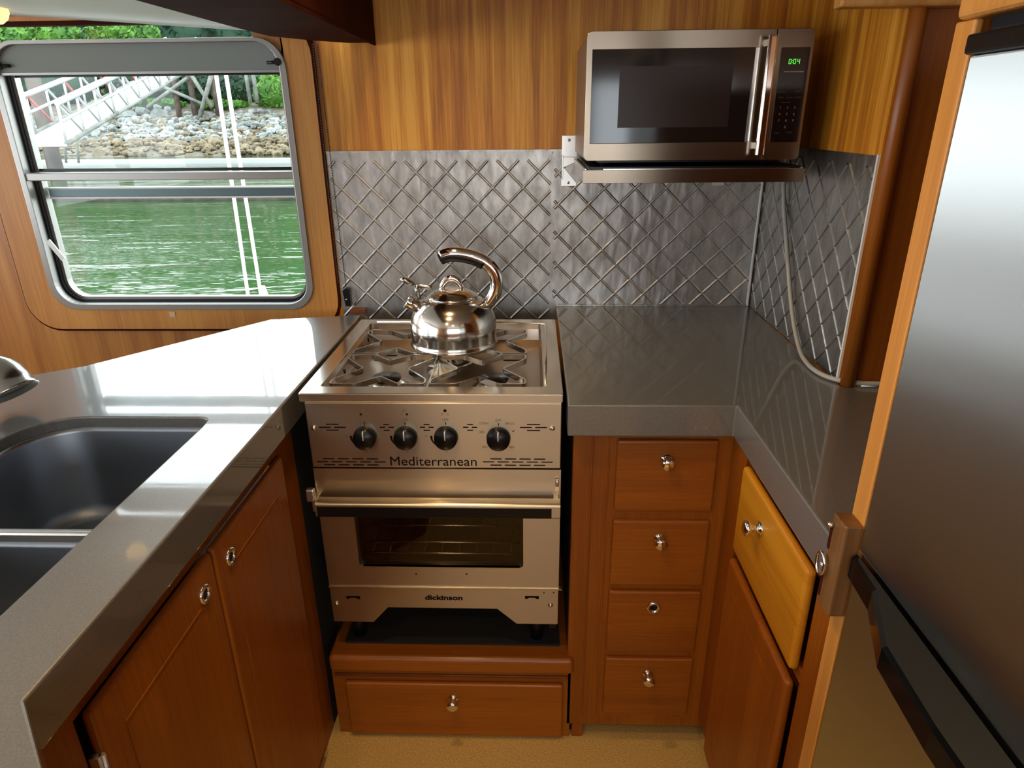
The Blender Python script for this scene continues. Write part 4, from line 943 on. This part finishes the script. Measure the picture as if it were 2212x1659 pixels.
TL = ['dark leafy tree behind the gangway, left of the piling', 'dark leafy tree straight behind the mooring piling', 'dark leafy tree behind the middle of the gangway', 'dark leafy tree behind the top of the gangway', 'dark leafy tree behind the braced trestle posts', 'dark leafy tree behind the two white stanchions', 'dark leafy tree behind the bright shrub at the right window edge', 'dark leafy tree hidden by the wall right of the window', 'outer dark tree beyond the left window frame', 'outermost dark tree far left of the window', 'dark leafy tree far right, screened by the back wall']
for k_, (px, py, w, h) in enumerate(((-60, 60, 190, 400), (60, 50, 150, 400), (190, 60, 170, 380), (300, 40, 150, 420), (410, 60, 150, 400), (500, 50, 140, 420), (590, 50, 150, 400), (680, 60, 150, 400), (-260, 60, 240, 400), (-480, 60, 260, 400), (860, 60, 240, 400))):
    bush('tree', TL[k_], 'tree', px, py, 62 + random.uniform(0, 4), w, h, m_leafD, 'trees behind the shore', 2200, 0.36)
for (px, py, w, h, q_) in ((120, 75, 90, 60, 'bright green crown second from the left above the grey shade'), (235, 72, 90, 40, 'bright green crown above the middle of the grey shade'), (20, 85, 100, 60, 'bright green crown at the far left above the grey shade'), (310, 75, 60, 40, 'small bright green crown rightmost above the grey shade')):
    bush('leafy_branch', q_, 'branch', px, py, 57, w, h, m_leafL, 'bright crowns above the shade', 700, 0.24)
for (px, py, w, h, q_) in ((590, 200, 80, 70, 'tall bright green shrub against the right window edge'), (575, 246, 70, 22, 'low bright green shrub in front of the tall one at the right')):
    bush('shrub', q_, 'shrub', px, py, 56, w, h, m_leafL, 'bright shrubs on the bank', 900, 0.20)
for (px, py, w, h, q_) in ((240, 225, 80, 26, 'green grass patch under the upper end of the gangway'), (345, 224, 100, 20, 'green grass patch left of the trestle posts'), (480, 228, 120, 22, 'green grass patch right of the trestle posts')):
    bush('grass_patch', q_, 'grass', px, py, 56, w, h, m_grass, 'grass patches on the bank', 900, 0.14)
for (px, py, w, h, q_) in ((300, 190, 130, 60, 'dark undergrowth left of the trestle posts'), (410, 190, 120, 70, 'dark undergrowth right behind the trestle posts'), (510, 190, 120, 70, 'dark undergrowth between trestle and bright shrub'), (120, 190, 180, 90, 'dark undergrowth behind the gangway rails')):
    bush('undergrowth', q_, 'undergrowth', px, py, 58.5, w, h, m_leafD, 'undergrowth on the bank', 900, 0.22)
# trestle pier
tp = thing('pier_trestle', 'weathered timber pier trestle with crossed braces on the shore', 'pier', at(400, 258, 52))
def pbar(a, b_, Y0, Y1, wpx, m, nm, parent):
    A = at(a[0], a[1], Y0); B = at(b_[0], b_[1], Y1); w = wpx * (Y0 + 1.2) / F
    return MB().tube([A, B], w / 2, 10).build(nm, m, parent)
for (a, b_, w, m_) in (((366, 100), (389, 262), 11, m_pile), ((398, 100), (424, 258), 12, m_pile), ((300, 110), (312, 225), 9, m_pile), ((448, 110), (472, 250), 10, m_pile), ((525, 120), (541, 222), 8, m_pale), ((541, 120), (556, 222), 8, m_pale)):
    pbar(a, b_, 52, 52, w, m_, 'post', tp)
for (a, b_, w) in (((318, 172), (440, 226), 7), ((405, 168), (318, 232), 7), ((412, 160), (458, 232), 8), ((460, 150), (430, 258), 9), ((268, 190), (306, 222), 7), ((346, 152), (290, 200), 6)):
    pbar(a, b_, 51.6, 51.6, w, m_pale, 'brace', tp)
MB().bar(at(250, 135, 52.5), at(600, 120, 52.5), 1.2, 0.5).build('cap_beam', m_pile, tp)
# mooring piling
c = at(122, 372, 27); c.z = ZW; t_ = at(70, 130, 27); t_.x = c.x
one('mooring_piling', MB().tube([(c.x, c.y, ZW - 0.5), (c.x, c.y, ZW + 2), (c.x, c.y, t_.z + 0.5)], [0.30, 0.28, 0.27], 20), m_pile, 'thick brown mooring piling standing in the water left of the window', 'piling')
# gangway
gw = thing('gangway', 'white and red truss gangway sloping down to the float', 'gangway', at(60, 300, 22))
G0 = at(30, 312, 20); G1 = at(368, 136, 37.4); gd = (G1 - G0).normalized(); gs = gd.cross(Vector((0, 0, 1))).normalized()
if gs.y < 0: gs = -gs
up = Vector((0, 0, 1)); Wd = 1.5; L_ = (G1 - G0).length; H_ = 1.15
for o_ in (0, Wd):
    b0, b1 = G0 + gs * o_, G1 + gs * o_
    MB().tube([b0, b1], 0.075, 8).build('bottom_chord', m_pale, gw)
    MB().tube([b0 + up * H_, b1 + up * H_], 0.085, 8).build('top_chord', m_wout, gw)
    MB().tube([b0 + up * H_ * .55, b1 + up * H_ * .55], 0.05, 8).build('mid_rail', m_wout, gw)
    nb = 12
    for i in range(nb + 1):
        p = b0.lerp(b1, i / nb)
        MB().tube([p, p + up * H_], 0.045, 6).build('upright', m_wout, gw)
        if i < nb:
            q_ = b0.lerp(b1, (i + 1) / nb); MB().tube([p + up * H_, q_], 0.04, 6).build('diagonal', m_red if (i % 2 and o_ == 0) else m_wout, gw)
MB().add([G0, G1, G1 + gs * Wd, G0 + gs * Wd, G0 - up * .08, G1 - up * .08, G1 + gs * Wd - up * .08, G0 + gs * Wd - up * .08], [(0, 1, 2, 3), (7, 6, 5, 4), (0, 4, 5, 1), (1, 5, 6, 2), (2, 6, 7, 3), (3, 7, 4, 0)]).build('deck', m_wout, gw)
# far pale float and near dark log boom
a = at(40, 352, 36); a.z = ZW
one('float', MB().box(-32, -9, 35, 36, ZW - 0.1, ZW + 0.20), m_wout, 'long pale float on the water before the beach', 'float', bevel=0.02)
one('log_boom', MB().tube([(-20, 17.8, ZW + 0.02), (-6, 17.6, ZW + 0.05), (4, 17.4, ZW + 0.02)], 0.17, 14), mt('wet_dark_log', (0.02, 0.022, 0.018), (0.06, 0.055, 0.045), 3), 'dark wet log floating across the water', 'log')
# small metal ladder by the piling
lb = thing('float_ladder', 'small grey ladder on the float beside the piling', 'ladder', at(160, 350, 33.9))
for px in (143, 170): A = at(px - 6, 282, 33.9); B = at(px, 352, 33.9); MB().tube([A, B], 0.06, 8).build('rail', m_pale, lb)
for py in (290, 305, 320, 335): MB().tube([at(138 + (py - 282) * .09, py, 33.9), at(166 + (py - 282) * .09, py, 33.9)], 0.04, 6).build('rung', m_pale, lb)
# two white stays of the boat close outside the window
for k_, (a, b_, r_) in enumerate((((463, 135), (545, 702), 0.0065), ((484, 135), (574, 702), 0.0065))):
    A = at(*a, 1.25); B = at(*b_, 1.25)
    ss = thing('stanchion', ('left one of the two white stanchion tubes outside the window', 'right one of the two white stanchion tubes outside the window, flared at its foot')[k_], 'stanchion', B)
    MB().tube([A, B], r_, 12).build('tube', m_white, ss)
    if k_: MB().lathe([(0.028, -0.02), (0.02, 0.0), (0.0095, 0.05)], at(571, 645, 1.25), A - B, 20).build('foot_flange', m_white, ss)
dk = at(550, 700, 1.25).z
one('side_deck', MB().box(-3.0, 1.4, 0.76, 1.32, dk - 0.05, dk), m_white, 'white side deck of the boat outside the window', 'deck')
